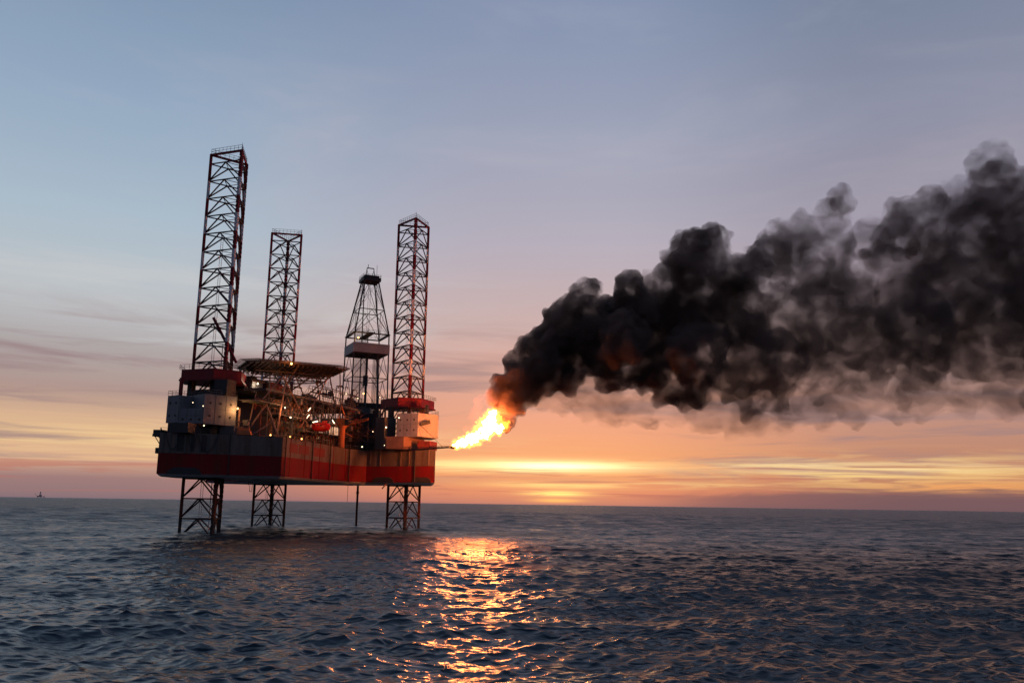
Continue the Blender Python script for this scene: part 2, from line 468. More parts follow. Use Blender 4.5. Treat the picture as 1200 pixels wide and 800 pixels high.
b = MB(); b.rail([loc(16, 6.9, 30.8), loc(42, 6.9, 30.8)], 1.1, 1.5, .05); b.build('balcony_railing', M['mid'], quarters)
# outside stairs zigzagging up the flare-side wall
b = MB()
for a0, a1, z0, z1 in ((34, 41, 24.8, 30.8), (41, 34, 30.8, 37.4)):
    for c in (7.9, 9.0): b.beam(loc(a0, c, z0), loc(a1, c, z1), 0.12, 0.35)
    for k in range(16): b.beam(loc(a0 + (a1 - a0) * k / 15, 7.9, z0 + (z1 - z0) * k / 15), loc(a0 + (a1 - a0) * k / 15, 9.0, z0 + (z1 - z0) * k / 15), .3, .05)
b.build('outside_stair', M['mid'], quarters)

b = MB(); b.prism(rect(5, 62, -12, 12.5), 37.6, 38.3)
for k in range(16):
    b.beam(loc(6 + k * 3.6, -12, 37.35), loc(6 + k * 3.6, 12.5, 37.35), 0.25, 0.5)
sdeck = b.build('service_deck', M['mid'], rig)
b = MB(); b.rail([loc(5, 12.4, 38.3), loc(62, 12.4, 38.3), loc(62, -12, 38.3)], 1.2, 1.6, .05); b.rail([loc(5, 12.4, 38.3), loc(5, -11.9, 38.3)], 1.2, 1.6, .05)
b.build('railing', M['mid'], sdeck)
for a in (8, 17, 26, 35, 44, 53, 60):
    b = MB(); b.tube(loc(a, 11.4, ZD), loc(a, 11.4, 37.3), 0.20, 6); b.build('deck_post', M['mid'], sdeck)
for a0, a1, c in ((8, 17, 11.5), (26, 17, 11.5), (26, 35, 11.5), (44, 35, 11.5), (8, 26, 11.8)):
    b = MB(); b.tube(loc(a0, c, ZD + .2), loc(a1, c, 37.3), 0.22, 6); b.build('deck_brace', M['lamptint'], sdeck)
# masses of machinery on the service deck
for a, c, w, d, z1, m in ((14, -4, 9, 7, 41.6, 'dark'), (30, -3, 12, 8, 42.6, 'patch'), (22, -6, 8, 8, 43.5, 'dark'), (57, 9.8, 2.9, 2.6, 41.2, 'dark'), (43, 2, 5, 4, 40.8, 'mid'), (9, 4, 5, 6, 40.5, 'dark')):
    b = MB(); q = loc(a, c); b.box((q.x, q.y), d, w, 38.304, z1, AX - math.pi / 2)
    b.box((q.x, q.y), d * .6, w * .5, z1 + .004, z1 + .7, AX - math.pi / 2)
    b.build('machinery_house', M[m], sdeck)

HC = Vector((-63.7, 242.9, 0)); HZ = 46.0
EX, EY = Vector((math.cos(RAD(27)), math.sin(RAD(27)), 0)), Vector((-math.sin(RAD(27)), math.cos(RAD(27)), 0))
HA, HB, HCH = 13.6, 10.6, 3.4
octo = poly_at([HC + EX * p + EY * q for p, q in ((-HA, -HB + HCH), (-HA + HCH, -HB), (HA - HCH, -HB), (HA, -HB + HCH), (HA, HB - HCH), (HA - HCH, HB), (-HA + HCH, HB), (-HA, HB - HCH))])
b = MB(); b.prism(octo, HZ - 0.35, HZ)
for k in range(-10, 11):   # joists under the deck
    o = k * 1.28; hw = HB - .15 - max(0, abs(o) - (HA - HCH))
    A = HC + EX * o - EY * hw; B = HC + EX * o + EY * hw
    b.beam((A.x, A.y, HZ - .75), (B.x, B.y, HZ - .75), 0.22, 0.79)
for k in (-1, 0, 1):       # deep lattice girders across them
    q0 = HC + EY * k * 7 - EX * (HA - 2.6); q1 = HC + EY * k * 7 + EX * (HA - 2.6)
    b.beam((q0.x, q0.y, HZ - 2.3), (q1.x, q1.y, HZ - 2.3), .3, .3)
    for m_ in range(12):
        t0, t1 = m_ / 12, (m_ + 1) / 12
        A, B = q0.lerp(q1, t0), q0.lerp(q1, t1)
        b.tube((A.x, A.y, HZ - (2.3 if m_ % 2 else 1.1)), (B.x, B.y, HZ - (1.1 if m_ % 2 else 2.3)), .1, 5)
heli = b.build('helideck', M['brace'], rig)
tag(heli, 'eight-sided helicopter deck with a sagging safety net')
b = MB()          # perimeter net on outriggers
for k in range(8):
    A, B = Vector((*octo[k], 0)), Vector((*octo[(k + 1) % 8], 0))
    Ao, Bo = HC + (A - HC) * 1.13, HC + (B - HC) * 1.13
    for j in range(9):
        t = j / 8
        p, q = A.lerp(B, t), Ao.lerp(Bo, t)
        b.tube((p.x, p.y, HZ - .25), (q.x, q.y, HZ + .15), 0.055, 4, caps=False)
    for s in (0.2, 0.35, 0.5, 0.65, 0.8, 1.0):
        p, q = A.lerp(Ao, s), B.lerp(Bo, s)
        b.tube((p.x, p.y, HZ - .25 + .4 * s), (q.x, q.y, HZ - .25 + .4 * s), 0.08 if s == 1 else 0.05, 4, caps=False)
b.build('safety_net', M['brace'], heli)
# raking struts carrying the deck
for (a, c, a2, c2) in ((14, 11.5, 14, 16), (26, 11.5, 30, 18), (35, 11.5, 31, 12), (17, 11.5, 20, 20), (8, 11.5, 13, 8), (26, 11.5, 22, 10), (44, 11.5, 34, 15), (35, 2, 31, 3), (12, 0, 15, 2)):
    b = MB(); b.tube(loc(a, c, 38.3), loc(a2, c2, HZ - .9), 0.2, 6); b.build('strut', M['brace'], heli)
b = MB(); b.rail([loc(35.5, -3, HZ - 2), loc(35.5, 11, HZ - 2)], 1.1, 1.5, .05); b.beam(loc(36, -3, HZ - 2.1), loc(36, 11, HZ - 2.1), 1.4, .15)
b.build('access_walkway', M['mid'], heli)

# tubular trusswork on the hull edge under the service deck
b = MB()
zz = [ZD, 29.0, 33.0, 37.3]
for k in range(8):
    a = 9 + k * 4.2
    b.tube(loc(a, 12.6, ZD), loc(a, 12.6, 37.3), .12, 5)
    for z in zz[1:3]: b.tube(loc(a, 12.6, z), loc(a + 4.2, 12.6, z), .10, 5)
    if k % 2: b.tube(loc(a, 12.6, 29), loc(a + 4.2, 12.6, 37.3), .13, 5)
    else: b.tube(loc(a + 4.2, 12.6, 25), loc(a, 12.6, 33), .13, 5)
tr = b.build('side_truss', M['mid'], rig)
for q0, q1, r in (((288, 508, 222), (313, 472, 224), .26), ((312, 474, 224), (327, 514, 226), .26), ((290, 512, 222), (322, 493, 225), .22), ((306, 470, 223), (332, 440, 226), .2), ((279, 506, 221), (281, 478, 221), .28), ((290, 507, 222), (300, 460, 223), .2), ((323, 515, 228), (336, 440, 230), .22), ((331, 440, 230), (362, 500, 236), .2), ((353, 500, 236), (385, 441, 240), .2)):
    b = MB(); b.tube(pt(*q0), pt(*q1), r, 7); b.build('raking_pipe', M['lamptint'], tr)
rp = random.Random(5); n_pipe = 0; small_pipes = MB()
for g, (a0, a1, c0, c1, z0, z1, n, mats) in enumerate(((7, 44, 12.8, 16.5, 25, 37, 46, ('mid', 'brace')), (8, 46, 13, 15.5, 25, 31, 34, ('patch', 'dark')), (10, 60, 8, 12.3, 38.3, 44.5, 52, ('brace', 'dark')), (-6, 14, 10, 16, 25, 39, 26, ('brace', 'mid')), (44, 60, 13, 15.5, 25, 37, 34, ('mid', 'dark')))):
    for k in range(n):
        a, cc, z = rp.uniform(a0, a1), rp.uniform(c0, c1), rp.uniform(z0, z1)
        L, kind, r = rp.uniform(2, 7.5), rp.random(), rp.choice((.06, .09, .12, .16, .2))
        own = kind >= .92 or (n_pipe < 95 and r > .08)
        b = MB() if own else small_pipes
        mi = 0 if own else k % 3
        if kind < .38: b.tube(loc(a, cc, z), loc(min(a1, a + L), cc, z), r, 6, mat=mi)
        elif kind < .66: b.tube(loc(a, cc, z), loc(a, cc, min(z1, z + L)), r, 6, mat=mi)
        elif kind < .82: b.path([loc(a, cc, z), loc(a, cc, min(z1, z + L * .5)), loc(min(a1, a + L * .6), cc, min(z1, z + L * .5)), loc(min(a1, a + L * .6), cc, z + .2)], r, 6, mat=mi)
        elif kind < .92: b.tube(loc(a, cc, z), loc(min(a1, a + L * .7), cc, min(z1, z + L * .8)), r, 6, mat=mi)
        else:
            q = loc(a, cc); b.box((q.x, q.y), rp.uniform(.8, 2.2), rp.uniform(.8, 1.6), z, min(z1, z + rp.uniform(.8, 2.2)), AX)
            b.build('pump_unit', M[mats[k % 2]], rig); continue
        if own: b.build('pipe', M[mats[k % 2]], rig); n_pipe += 1
pw = small_pipes.build('pipework', [M['mid'], M['brace'], M['patch']], rig); pw['kind'] = 'stuff'
for a0, a1, z, c0, c1 in ((8, 44, 31.6, 8.5, 14.6), (22, 50, 28.3, 9, 15), (40, 60, 33.5, 9, 14.2), (-4, 12, 34.0, 11, 15.5)):
    b = MB(); b.prism(rect(a0, a1, c0, c1), z - .25, z); b.rail([loc(a0, c1 - .1, z), loc(a1, c1 - .1, z)], 1.1, 1.5, .05)
    for k in range(int((a1 - a0) / 3)): b.beam(loc(a0 + 1 + k * 3, c0, z - .4), loc(a0 + 1 + k * 3, c1, z - .4), .2, .29)
    b.build('gangway', M['mid'], rig)
# crane and lattice gantry over the service deck, open against the sky
b = MB()
for a0, a1, z0, z1, c in ((30, 62, 40.2, 40.6, 11.5), (30, 58, 42.0, 42.3, 11.8), (34, 62, 41.2, 41.2, 8.5), (38, 60, 43.2, 43.0, 10)):
    b.tube(loc(a0, c, z0), loc(a1, c, z1), .13, 6)
for k in range(10):
    a = 31 + k * 3; b.tube(loc(a, 11.6, 38.3), loc(a + (1.5 if k % 2 else -1.2), 11.6, 42.1), .09, 5); b.tube(loc(a, 9, 38.3), loc(a + 2, 9, 43), .08, 5)
b.path([loc(59, 11.2, 42.2), loc(62, 11.2, 42.2), loc(62, 11.2, 40.2)], .12, 5)
b.build('pipe_gantry', M['brace'], rig)
# reddish outboard landing
b = MB(); q = pt(281, 512, 219.5); b.box((q.x, q.y), 5.4, 2.6, 25.0, 26.0, RAD(10)); b.box((q.x, q.y), 4.6, 2.2, 26.004, 26.7, RAD(10)); b.build('outboard_landing', M['orange'], rig)

# deck posts, vents and stacks around the crane
for x, y0, y1, Y, r in ((377, 505, 480, 256, .2), (381, 505, 481, 256, .2), (384, 505, 478, 256, .15), (389, 468, 495, 258, .16), (393, 468, 495, 258, .16), (398.5, 438, 490, 261, .18)):
    b = MB(); b.tube(pt(x, y0, Y), pt(x + .4, y1, Y), r, 7); b.ball(pt(x + .4, y1, Y), r * 1.5, nu=7, nv=4); b.build('vent_stack', M['mid'], rig)

# fluorescent-lit pipe rack of vertical tubes behind the rail
b = MB()
for k in range(14):
    p = loc(24 + k * 1.5, 13.6, 0)
    b.tube((p.x, p.y, ZD), (p.x, p.y, ZD + 3.6), .13, 6)
b.beam(loc(23.5, 13.6, ZD + 3.7), loc(45.5, 13.6, ZD + 3.7), .3, .25)
b.build('pipe_rack', M['patch'], rig)

# ---- crane
cp = pt(400.5, 512, 262)
b = MB(); b.tube((cp.x, cp.y, ZD), (cp.x, cp.y, 30.6), 0.95, 14); b.tube((cp.x, cp.y, 30.604), (cp.x, cp.y, 31.3), 1.35, 14)
crane = b.build('crane', M['orange'], rig)
tag(crane, 'orange pedestal crane with its boom laid to the right')
b = MB(); b.box((cp.x - .2, cp.y + .3), 3.2, 2.8, 31.304, 33.6, RAD(-8)); b.box((cp.x + 1.55, cp.y - .8), 1.1, 1.5, 31.4, 33.2, RAD(-8), mat=1); b.build('cab', [M['orange'], M['glass']], crane)
b = MB()
s0, s1 = Vector((cp.x + .8, cp.y - .3, 31.9)), pt(432, 491, 258)
dv = (s1 - s0); nrm = Vector((0, 0, 1))
for o1, o2 in ((-1, -1), (1, -1), (1, 1), (-1, 1)):
    off = Vector((0, .55 * o1, .55 * o2)); b.tube(s0 + off, s1 + off * .45, .11, 5)
for k in range(10):
    t0, t1 = k / 10, (k + 1) / 10
    for o1 in (-1, 1):
        A = s0 + dv * t0 + Vector((0, .55 * o1, -.55 if k % 2 else .55)) * (1 - .55 * t0); B = s0 + dv * t1 + Vector((0, .55 * o1, .55 if k % 2 else -.55)) * (1 - .55 * t1)
        b.tube(A, B, .07, 4)
        C1 = s0 + dv * t0 + Vector((0, .55, .55 * o1)) * (1 - .55 * t0); D1 = s0 + dv * t1 + Vector((0, -.55, .55 * o1)) * (1 - .55 * t1); b.tube(C1, D1, .07, 4)
b.build('boom', M['orange'], crane)
b = MB(); top = Vector((cp.x - .6, cp.y, 37.8))
for dx, dy in ((-1.3, -1), (-1.3, 1), (.9, -1), (.9, 1)): b.tube((cp.x + dx, cp.y + dy, 33.6), top, .14, 5)
b.build('mast', M['orange'], crane)
b = MB(); b.tube(top, s1, .05, 4); b.tube(top + Vector((0, .4, 0)), s0.lerp(s1, .6), .05, 4); b.tube(s1, s1 - Vector((0, 0, 2.4)), .05, 4); b.ball(s1 - Vector((0, 0, 2.6)), .28, nu=7, nv=5)
b.build('hoist_rope', M['dark'], crane)
b = MB(); b.tube(pt(404, 507, 262), pt(412, 511, 261), .22, 6); b.build('boom_rest', M['orange'], crane)

# ---- drill floor, substructure, derrick
DC = pt(427, 470, 310); DC = Vector((DC.x, DC.y, 0)); DA = RAD(25)
def dloc(i, j, z, half): 
    x, y = i * half, j * half
    return Vector((DC.x + math.cos(DA) * x - math.sin(DA) * y, DC.y + math.sin(DA) * x + math.cos(DA) * y, z))
def zat(y): return pt(428, y, 310).z
Zf, Zw0, Zw1, Zm, Zc = zat(474), zat(416.5), zat(405.5), zat(394), zat(331)
b = MB()
cor = ((-1, -1), (1, -1), (1, 1), (-1, 1))
H0, H1, Ht = 6.6, 6.35, 2.6
def half(z):
    return H0 + (H1 - H0) * (z - Zf) / (Zm - Zf) if z <= Zm else H1 + (Ht - H1) * (z - Zm) / (Zc - Zm)
lv = [Zf, Zf + (Zw0 - Zf) * .5, Zw0, Zm, zat(365), Zc]
for i, j in cor:
    for z0, z1 in zip(lv, lv[1:]): b.tube(dloc(i, j, z0, half(z0)), dloc(i, j, z1, half(z1)), .25, 7)
for k in range(4):
    (i0, j0), (i1, j1) = cor[k], cor[(k + 1) % 4]
    for z0, z1 in zip(lv, lv[1:]):
        b.tube(dloc(i0, j0, z1, half(z1)), dloc(i1, j1, z1, half(z1)), .16, 6)
        mid0 = (dloc(i0, j0, z1, half(z1)) + dloc(i1, j1, z1, half(z1))) / 2
        if z1 <= Zw0 + .1 or z1 > Zm + 1:
            b.tube(dloc(i0, j0, z0, half(z0)), mid0, .11, 5); b.tube(dloc(i1, j1, z0, half(z0)), mid0, .11, 5)
        if z1 > Zm + 1:
            b.tube(dloc(i0, j0, z0, half(z0)), dloc(i1, j1, z1, half(z1)), .06, 4); b.tube(dloc(i1, j1, z0, half(z0)), dloc(i0, j0, z1, half(z1)), .06, 4)
derrick = b.build('derrick', M['brace'], rig)
tag(derrick, 'tapering lattice derrick with a grey windwall')
b = MB()
for k in range(4):
    (i0, j0), (i1, j1) = cor[k], cor[(k + 1) % 4]
    A, B = dloc(i0, j0, 0, H1 + .35), dloc(i1, j1, 0, H1 + .35)
    Ai, Bi = dloc(i0, j0, 0, H1 + .15), dloc(i1, j1, 0, H1 + .15)
    b.prism(poly_at([A, B, Bi, Ai]), Zw0, Zw1)
b.build('windwall', M['wind'], derrick)
b = MB(); pl = poly_at([dloc(i, j, 0, H1 + .1) for i, j in cor]); b.prism(pl, Zw0 + .1, Zw0 + .4); b.build('windwall_floor', M['dark'], derrick)
b = MB()
for k in range(4):
    (i0, j0), (i1, j1) = cor[k], cor[(k + 1) % 4]
    b.beam((dloc(i0, j0, Zm, H1) + dloc(i0, j0, Zm, H1)) / 2, dloc(i1, j1, Zm, H1), 1.1, .3)
b.beam(dloc(0, -1, Zm + .3, H1), dloc(0, 1, Zm + .3, H1), 2.4, .3); b.rail([dloc(i, j, Zm + .2, H1) for i, j in cor], 1.1, 1.6, .05, closed=True)
b.build('racking_board', M['dark'], derrick)
b = MB(); b.prism(poly_at([dloc(i, j, 0, Ht + .75) for i, j in cor]), Zc, Zc + 1.3); b.prism(poly_at([dloc(i, j, 0, Ht + .1) for i, j in cor]), Zc + 1.304, Zc + 2.2)
b.rail([dloc(i, j, Zc + 1.3, Ht + .7) for i, j in cor], 1.1, 1.2, .05, closed=True); b.build('crown_block', M['dark'], derrick)
b = MB()
for i in (-1, 1):
    b.tube(dloc(i, 0, Zc + 2.2, 1.7), dloc(i, 0, Zc + 5.6, 1.25), .16, 5); b.tube(dloc(i * .3, 0, Zc + 2.2, 1.7), dloc(i, 0, Zc + 4.4, 1.25), .1, 5)
b.tube(dloc(-1, 0, Zc + 5.5, 1.35), dloc(1, 0, Zc + 5.5, 1.35), .2, 5); b.tube(dloc(-1, 0, Zc + 5.5, .9), dloc(-1, 0, Zc + 6.9, .9), .12, 5); b.tube(dloc(1, 0, Zc + 2, 2.5), dloc(1, 0, Zc + 7.1, 2.5), .07, 5)
b.build('crown_gantry', M['brace'], derrick)
b = MB()      # stands of drill pipe racked inside
for i in range(6):
    for j in range(2):
        b.tube(dloc(-.62 + i * .11, .1 + j * .2, Zf + .2, H0), dloc(-.62 + i * .11, .1 + j * .2, Zm + 2.2, H0), .085, 5)
for i in range(4):
    for j in range(2):
        b.tube(dloc(.34 + i * .1, -.4 + j * .2, Zf + .2, H0), dloc(.34 + i * .1, -.4 + j * .2, Zw0 + 2.0, H0), .09, 5)
b.build('drill_pipe_stands', M['dark'], derrick)
b = MB()
for dx in (-.4, .4): b.tube(dloc(dx / H0, 0, zat(440), H0), dloc(dx / H0, 0, Zc, H0), .07, 4)
b.tube(dloc(-.1, -.5, Zf, H0), dloc(-.1, -.5, Zw0, H0), .5, 6); b.box((DC.x, DC.y), 1.5, 1.1, zat(452), zat(440), DA); b.tube(dloc(0, 0, Zf, 1), dloc(0, 0, zat(452), 1), .14, 6)
b.tube(dloc(-.28, .1, Zf, H0), dloc(-.28, .1, Zc, H0), .22, 5); b.build('top_drive', M['dark'], derrick)
b = MB(); b.tube(dloc(.2, .7, Zf, H0), dloc(.2, .7, zat(384), H0), .2, 6); b.tube(dloc(.5, -.9, Zf, H0), dloc(.42, -.7, Zw0, H0), .45, 6); b.build('standpipe', M['mid'], derrick)

b = MB()
for i, j in cor: b.tube(dloc(i, j, 29, 6.4), dloc(i, j, Zf - .5, 6.1), .35, 7)
b.prism(poly_at([dloc(i, j, 0, 7.4) for i, j in cor]), Zf - .8, Zf - .1)
for z in (32.5, 36.5):
    for k in range(4):
        (i0, j0), (i1, j1) = cor[k], cor[(k + 1) % 4]
        b.tube(dloc(i0, j0, z, 6.3), dloc(i1, j1, z, 6.3), .18, 5)
for k in range(4):
    (i0, j0), (i1, j1) = cor[k], cor[(k + 1) % 4]
    b.tube(dloc(i0, j0, 29, 6.4), dloc(i1, j1, Zf - .5, 6.1), .18, 5); b.tube(dloc(i1, j1, 29, 6.4), dloc(i0, j0, Zf - .5, 6.1), .18, 5)
sub = b.build('drill_floor', M['brace'], rig)
b = MB(); b.prism(poly_at([dloc(-1.1, -.6, 0, 6), dloc(.2, -1.0, 0, 6), dloc(.5, .2, 0, 6), dloc(-.8, .6, 0, 6)]), 29, Zf - 1); b.build('doghouse', M['mid'], sub)
b = MB(); b.rail([dloc(i, j, Zf - .1, 7.3) for i, j in cor], 1.2, 1.6, .05, closed=True); b.build('railing', M['mid'], sub)
# cantilever beams from the hull out to the drill floor
b = MB()
for s in (-6, 6):
    A = Vector((DC.x, DC.y, 0)) + NN * s
    b.beam((A.x - U.x * 40, A.y - U.y * 40, 27.0), (A.x + U.x * 8, A.y + U.y * 8, 27.0), 1.2, 3.9)
cant = b.build('cantilever', M['mid'], rig)
for k in range(6):
    A = Vector((DC.x, DC.y, 0)) - U * (36 - k * 7)
    b = MB(); b.beam((A.x - NN.x * 5.3, A.y - NN.y * 5.3, 27.6), (A.x + NN.x * 5.3, A.y + NN.y * 5.3, 27.6), .5, 1.2); b.build('cross_beam', M['mid'], cant)

# ---- deck modules between crane and third leg
def module(name, x0, x1, ytop, Y, z0, m, label=None, rnd=False, depth=5, extra=0):
    A, B = pt(x0, 500, Y), pt(x1, 500, Y); zt = pt((x0 + x1) / 2, ytop, Y).z
    b = MB()
    if rnd:
        c = (A + B) / 2; r = (B - A).length / 2
        b.tube((c.x, c.y + r, z0), (c.x, c.y + r, zt - r * .35), r, 16); b.tube((c.x, c.y + r, zt - r * .35 + .004), (c.x, c.y + r, zt), r, 16, r * .35)
    else:
        b.prism(quad((A.x, A.y), (B.x, B.y), depth), z0, zt)
        n = max(2, int((B - A).length / .8))
        for k in range(n):
            p = A.lerp(B, (k + .5) / n); b.beam((p.x, p.y - .03, z0 + .15), (p.x, p.y - .03, zt - .15), .16, .1)
    return b, zt
silos = []
for x0, x1, yt, Y, m, lb in ((402, 410.5, 478, 279, 'blue', 'blue-grey tank standing directly behind the orange crane'),
                             (411.5, 417.5, 486, 281, 'mid', 'narrow grey tank between the blue-grey tank and the dark mud house')):
    b, zt = module('storage_tank', x0, x1, yt, Y, ZD + .01, m, rnd=True)
    o = b.build_top('storage_tank', M[m], smooth=False); tag(o, lb, 'tank', 'tanks on the rig deck')
for x0, x1, yt, Y, m in ((418, 436, 484, 283, 'dark'), (423, 433, 478, 288, 'mid'), (436, 443, 480, 282, 'dark'), (404, 424, 500, 276, 'dark'), (424, 441, 506, 277, 'dark')):
    b, zt = module('mud_house', x0, x1, yt, Y, ZD, m)
    o = b.build('mud_house', M[m], rig)
    c = MB(); A, B = pt(x0, 500, Y), pt(x1, 500, Y)
    c.rail([(A.x, A.y, zt), (B.x, B.y, zt)], 1.1, 1.3, .045); c.tube((A.x + 1, A.y + 1, zt), (A.x + 1, A.y + 1, zt + 2.2), .2, 6); c.build('railing', M['mid'], o)
# cooling ducts and pipes in front of the mud houses
for k, (x0, y0, x1, y1) in enumerate(((404, 508, 440, 512), (406, 515, 452, 520), (420, 500, 420, 522), (431, 498, 431, 524), (440, 500, 452, 476), (446, 478, 446, 522), (410, 503, 430, 520), (412, 512, 446, 500))):
    b = MB(); b.tube(pt(x0, y0, 273), pt(x1, y1, 272), .2 if k != 4 else .3, 6); b.build('duct', M['brace'], rig)
for k in range(22):
    x = 404 + k * 2.1; h = random.uniform(2, 9)
    p = pt(x, 520, 276 + (k % 3)); b = MB(); b.tube((p.x, p.y, ZD), (p.x, p.y, ZD + h), random.choice((.1, .15, .25)), 6)
    b.build('vent_pipe', M['dark'], rig)

# ---- flare boom, cantilevered off the third corner toward the flame
fb0, fb1 = pt(470, 528.5, 262.0), pt(531, 524.0, 247.0)
b = MB(); dv = fb1 - fb0
def fo(t, i): 
    w = .75 * (1 - .72 * t); return fb0 + dv * t + (Vector((0, -w, 0)), Vector((0, w, 0)), Vector((0, 0, w * 1.5)))[i]
for i in range(3): b.tube(fo(0, i), fo(1, i), .10, 5)
for k in range(12):
    for i in range(3):
        b.tube(fo(k / 12, i), fo((k + 1) / 12, (i + 1) % 3), .05, 4); b.tube(fo(k / 12, i), fo(k / 12, (i + 1) % 3), .05, 4)
b.tube(fb0 + Vector((0, 0, .4)), fb1, .16, 6)
flare = b.build('flare_boom', M['brace'], rig)
b = MB(); b.tube(fb1 - dv.normalized() * .8, fb1 + dv.normalized() * .8, .38, 10, .55); b.tube(fb1 - dv.normalized() * .8, fb1 - dv.normalized() * 1.3, .2, 8); b.build('burner_head', M['dark'], flare)
b = MB(); ky = pt(489, 500, 263.7); b.tube((ky.x, ky.y, 33), fo(.8, 2), .05, 4); b.tube((ky.x, ky.y, 33), fo(.45, 2), .05, 4); b.build('boom_stay', M['dark'], flare)

# ---- lamps
def lamp(x, y, Y, r=.24, m='lampw', tube=None):
    b = MB(); p = pt(x, y, Y)
    if tube:
        q = pt(x + tube[0], y + tube[1], Y); b.tube(p, q, r, 6, mat=1); b.beam(p + Vector((0, .3, .12)), q + Vector((0, .3, .12)), .3, .12)
    else:
        b.ball(p, r, mat=1, nu=8, nv=5); b.tube(p + Vector((0, r * .6, 0)), p + Vector((0, r + .35, .05)), r * 1.15, 8, r * .6)
    return b.build('floodlight', [M['dark'], M[m]], rig)
for a in ((226, 471.5, 213.4), (238, 475.5, 213.2), (240.5, 462, 214, .2, 'lampo'), (212.5, 498.7, 213.2, .3), (239, 498.5, 212.6, .3), (210.5, 511, 212.5, .26),
          (278.5, 478.5, 219, .42, 'lampo'), (302, 449.3, 232, .5), (341.5, 426, 231, .45, 'lampo'), (317, 509.5, 226, .3, 'lampo'),
          (334, 477.5, 228, .36), (340.5, 489, 229, .36), (340, 511.5, 232, .3, 'lampo'), (353.5, 514, 236, .3, 'lampo'),
          (405.5, 461.5, 302, .4), (426, 461, 302, .5, 'lampo'), (419.5, 466, 302, .4), (445, 465.5, 301, .36), (420, 395.5, 298, .5, 'lampo'),
          (452.5, 500.5, 268, .36), (467.5, 489.3, 266, .4), (424.5, 523.3, 270.5, .34), (450.5, 521.5, 266, .28), (437, 505.5, 274, .2)):
    lamp(a[0], a[1], a[2], (a[3] if len(a) > 3 else .24) * random.uniform(.42, .72), *a[4:])
for a in ((361, 481.5, 240, .11, 'lampw', (3.2, -4)), (359, 490, 240, .11, 'lampw', (3.5, -4.2)), (366.5, 494.6, 246, .12, 'lampw', (6, -1.2)), (389, 491.4, 255, .12, 'lampw', (2.8, 4.4))):
    lamp(*a)

def real_lamp(name, p, power, col, r=.3):
    l = bpy.data.lights.new(name, 'POINT'); l.energy = power; l.color = col; l.shadow_soft_size = r
    o = bpy.data.objects.new(name, l); COL.objects.link(o); o.location = p - WORLD_OF[rig]; o.parent = rig
    return o
for x, y, Y, pw, col in ((341.5, 428, 230.2, 1300, (1, .30, .05)), (353.5, 515, 235, 900, (1, .45, .1)), (334, 479, 227.5, 1500, (1, .42, .16)), (278.5, 480, 218, 1200, (1, .45, .15)), (420, 397, 302.3, 1200, (1, .5, .2)), (302, 450.5, 231, 1200, (1, .8, .55)), (358, 484, 238, 1500, (1, .42, .18))):
    real_lamp('floodlight_beam', pt(x, y, Y), pw * .6, col)

# ============================================================ THINGS ON AND AROUND THE RIG
# lifeboat on its davits
lp = pt(376, 500, 247)
boat = empty('lifeboat', (lp.x, lp.y, lp.z - 1.4)); WORLD_OF[boat] = boat.location.copy()
tag(boat, 'bright red enclosed lifeboat hung on the hull side left of the orange crane', 'lifeboat')
ang = RAD(-12)
def bl(s, w, z): return Vector((lp.x + math.cos(ang) * s - math.sin(ang) * w, lp.y + math.sin(ang) * s + math.cos(ang) * w, lp.z - 1.4 + z))
secs = [(-2.9, .15, .9), (-2.5, .75, .45), (-1.5, 1.05, .1), (0, 1.15, 0), (1.5, 1.05, .1), (2.5, .75, .4), (2.9, .2, .85)]
def loft(prof, m0):
    b = MB(); vs, fs = [], []
    for s, w, k in secs: vs += [bl(s, x * w, z) for x, z in prof(w, k)]
    n = len(prof(1, 0))
    for i in range(len(secs) - 1):
        for j in range(n - 1): fs.append((i * n + j, i * n + j + 1, (i + 1) * n + j + 1, (i + 1) * n + j))
    fs += [tuple(range(n - 1, -1, -1)), tuple(range((len(secs) - 1) * n, len(secs) * n))]
    b.add(vs, fs); return b
loft(lambda w, k: [(-1, 1.25), (-.96, .75), (-.6, .25 + k), (0, k), (.6, .25 + k), (.96, .75), (1, 1.25)], 0).build('boat_hull', M['boat'], boat, True)
loft(lambda w, k: [(1, 1.27), (.92, 1.9), (.55, 2.45 - k * .5), (0, 2.6 - k * .6), (-.55, 2.45 - k * .5), (-.92, 1.9), (-1, 1.27)], 0).build('boat_canopy', M['boat'], boat, True)
b = MB(); b.box(bl(1.2, 0, 0), 1.3, 1.0, lp.z + 1.05, lp.z + 1.75, ang); b.build('conning_tower', M['boat'], boat)
for s in (-1.6, -.6, .5):
    b = MB(); q = bl(s, -1.10, 1.6); b.box((q.x, q.y), .5, .06, q.z, q.z + .3, ang); b.build('boat_window', M['glass'], boat)
for s in (-2.1, 2.1):
    b = MB(); b.path([bl(s, 2.6, -1.5), bl(s, 2.6, 4.0), bl(s, 1.2, 5.0), bl(s, 0, 4.6), bl(s, 0, 2.2)], .16, 6)
    b.build('davit', M['mid'], rig)

# conductor pipe under the drill floor
b = MB(); c0 = pt(418, 600, 309); b.tube((c0.x, c0.y, -12), (c0.x, c0.y, ZB + 12), .38, 10); b.tube((c0.x, c0.y, 11.5), (c0.x, c0.y, 12.1), .55, 10)
o = b.build_top('conductor_pipe', M['rustleg']); tag(o, 'single thin dark pipe dropping from beneath the derrick into the sea', 'pipe')

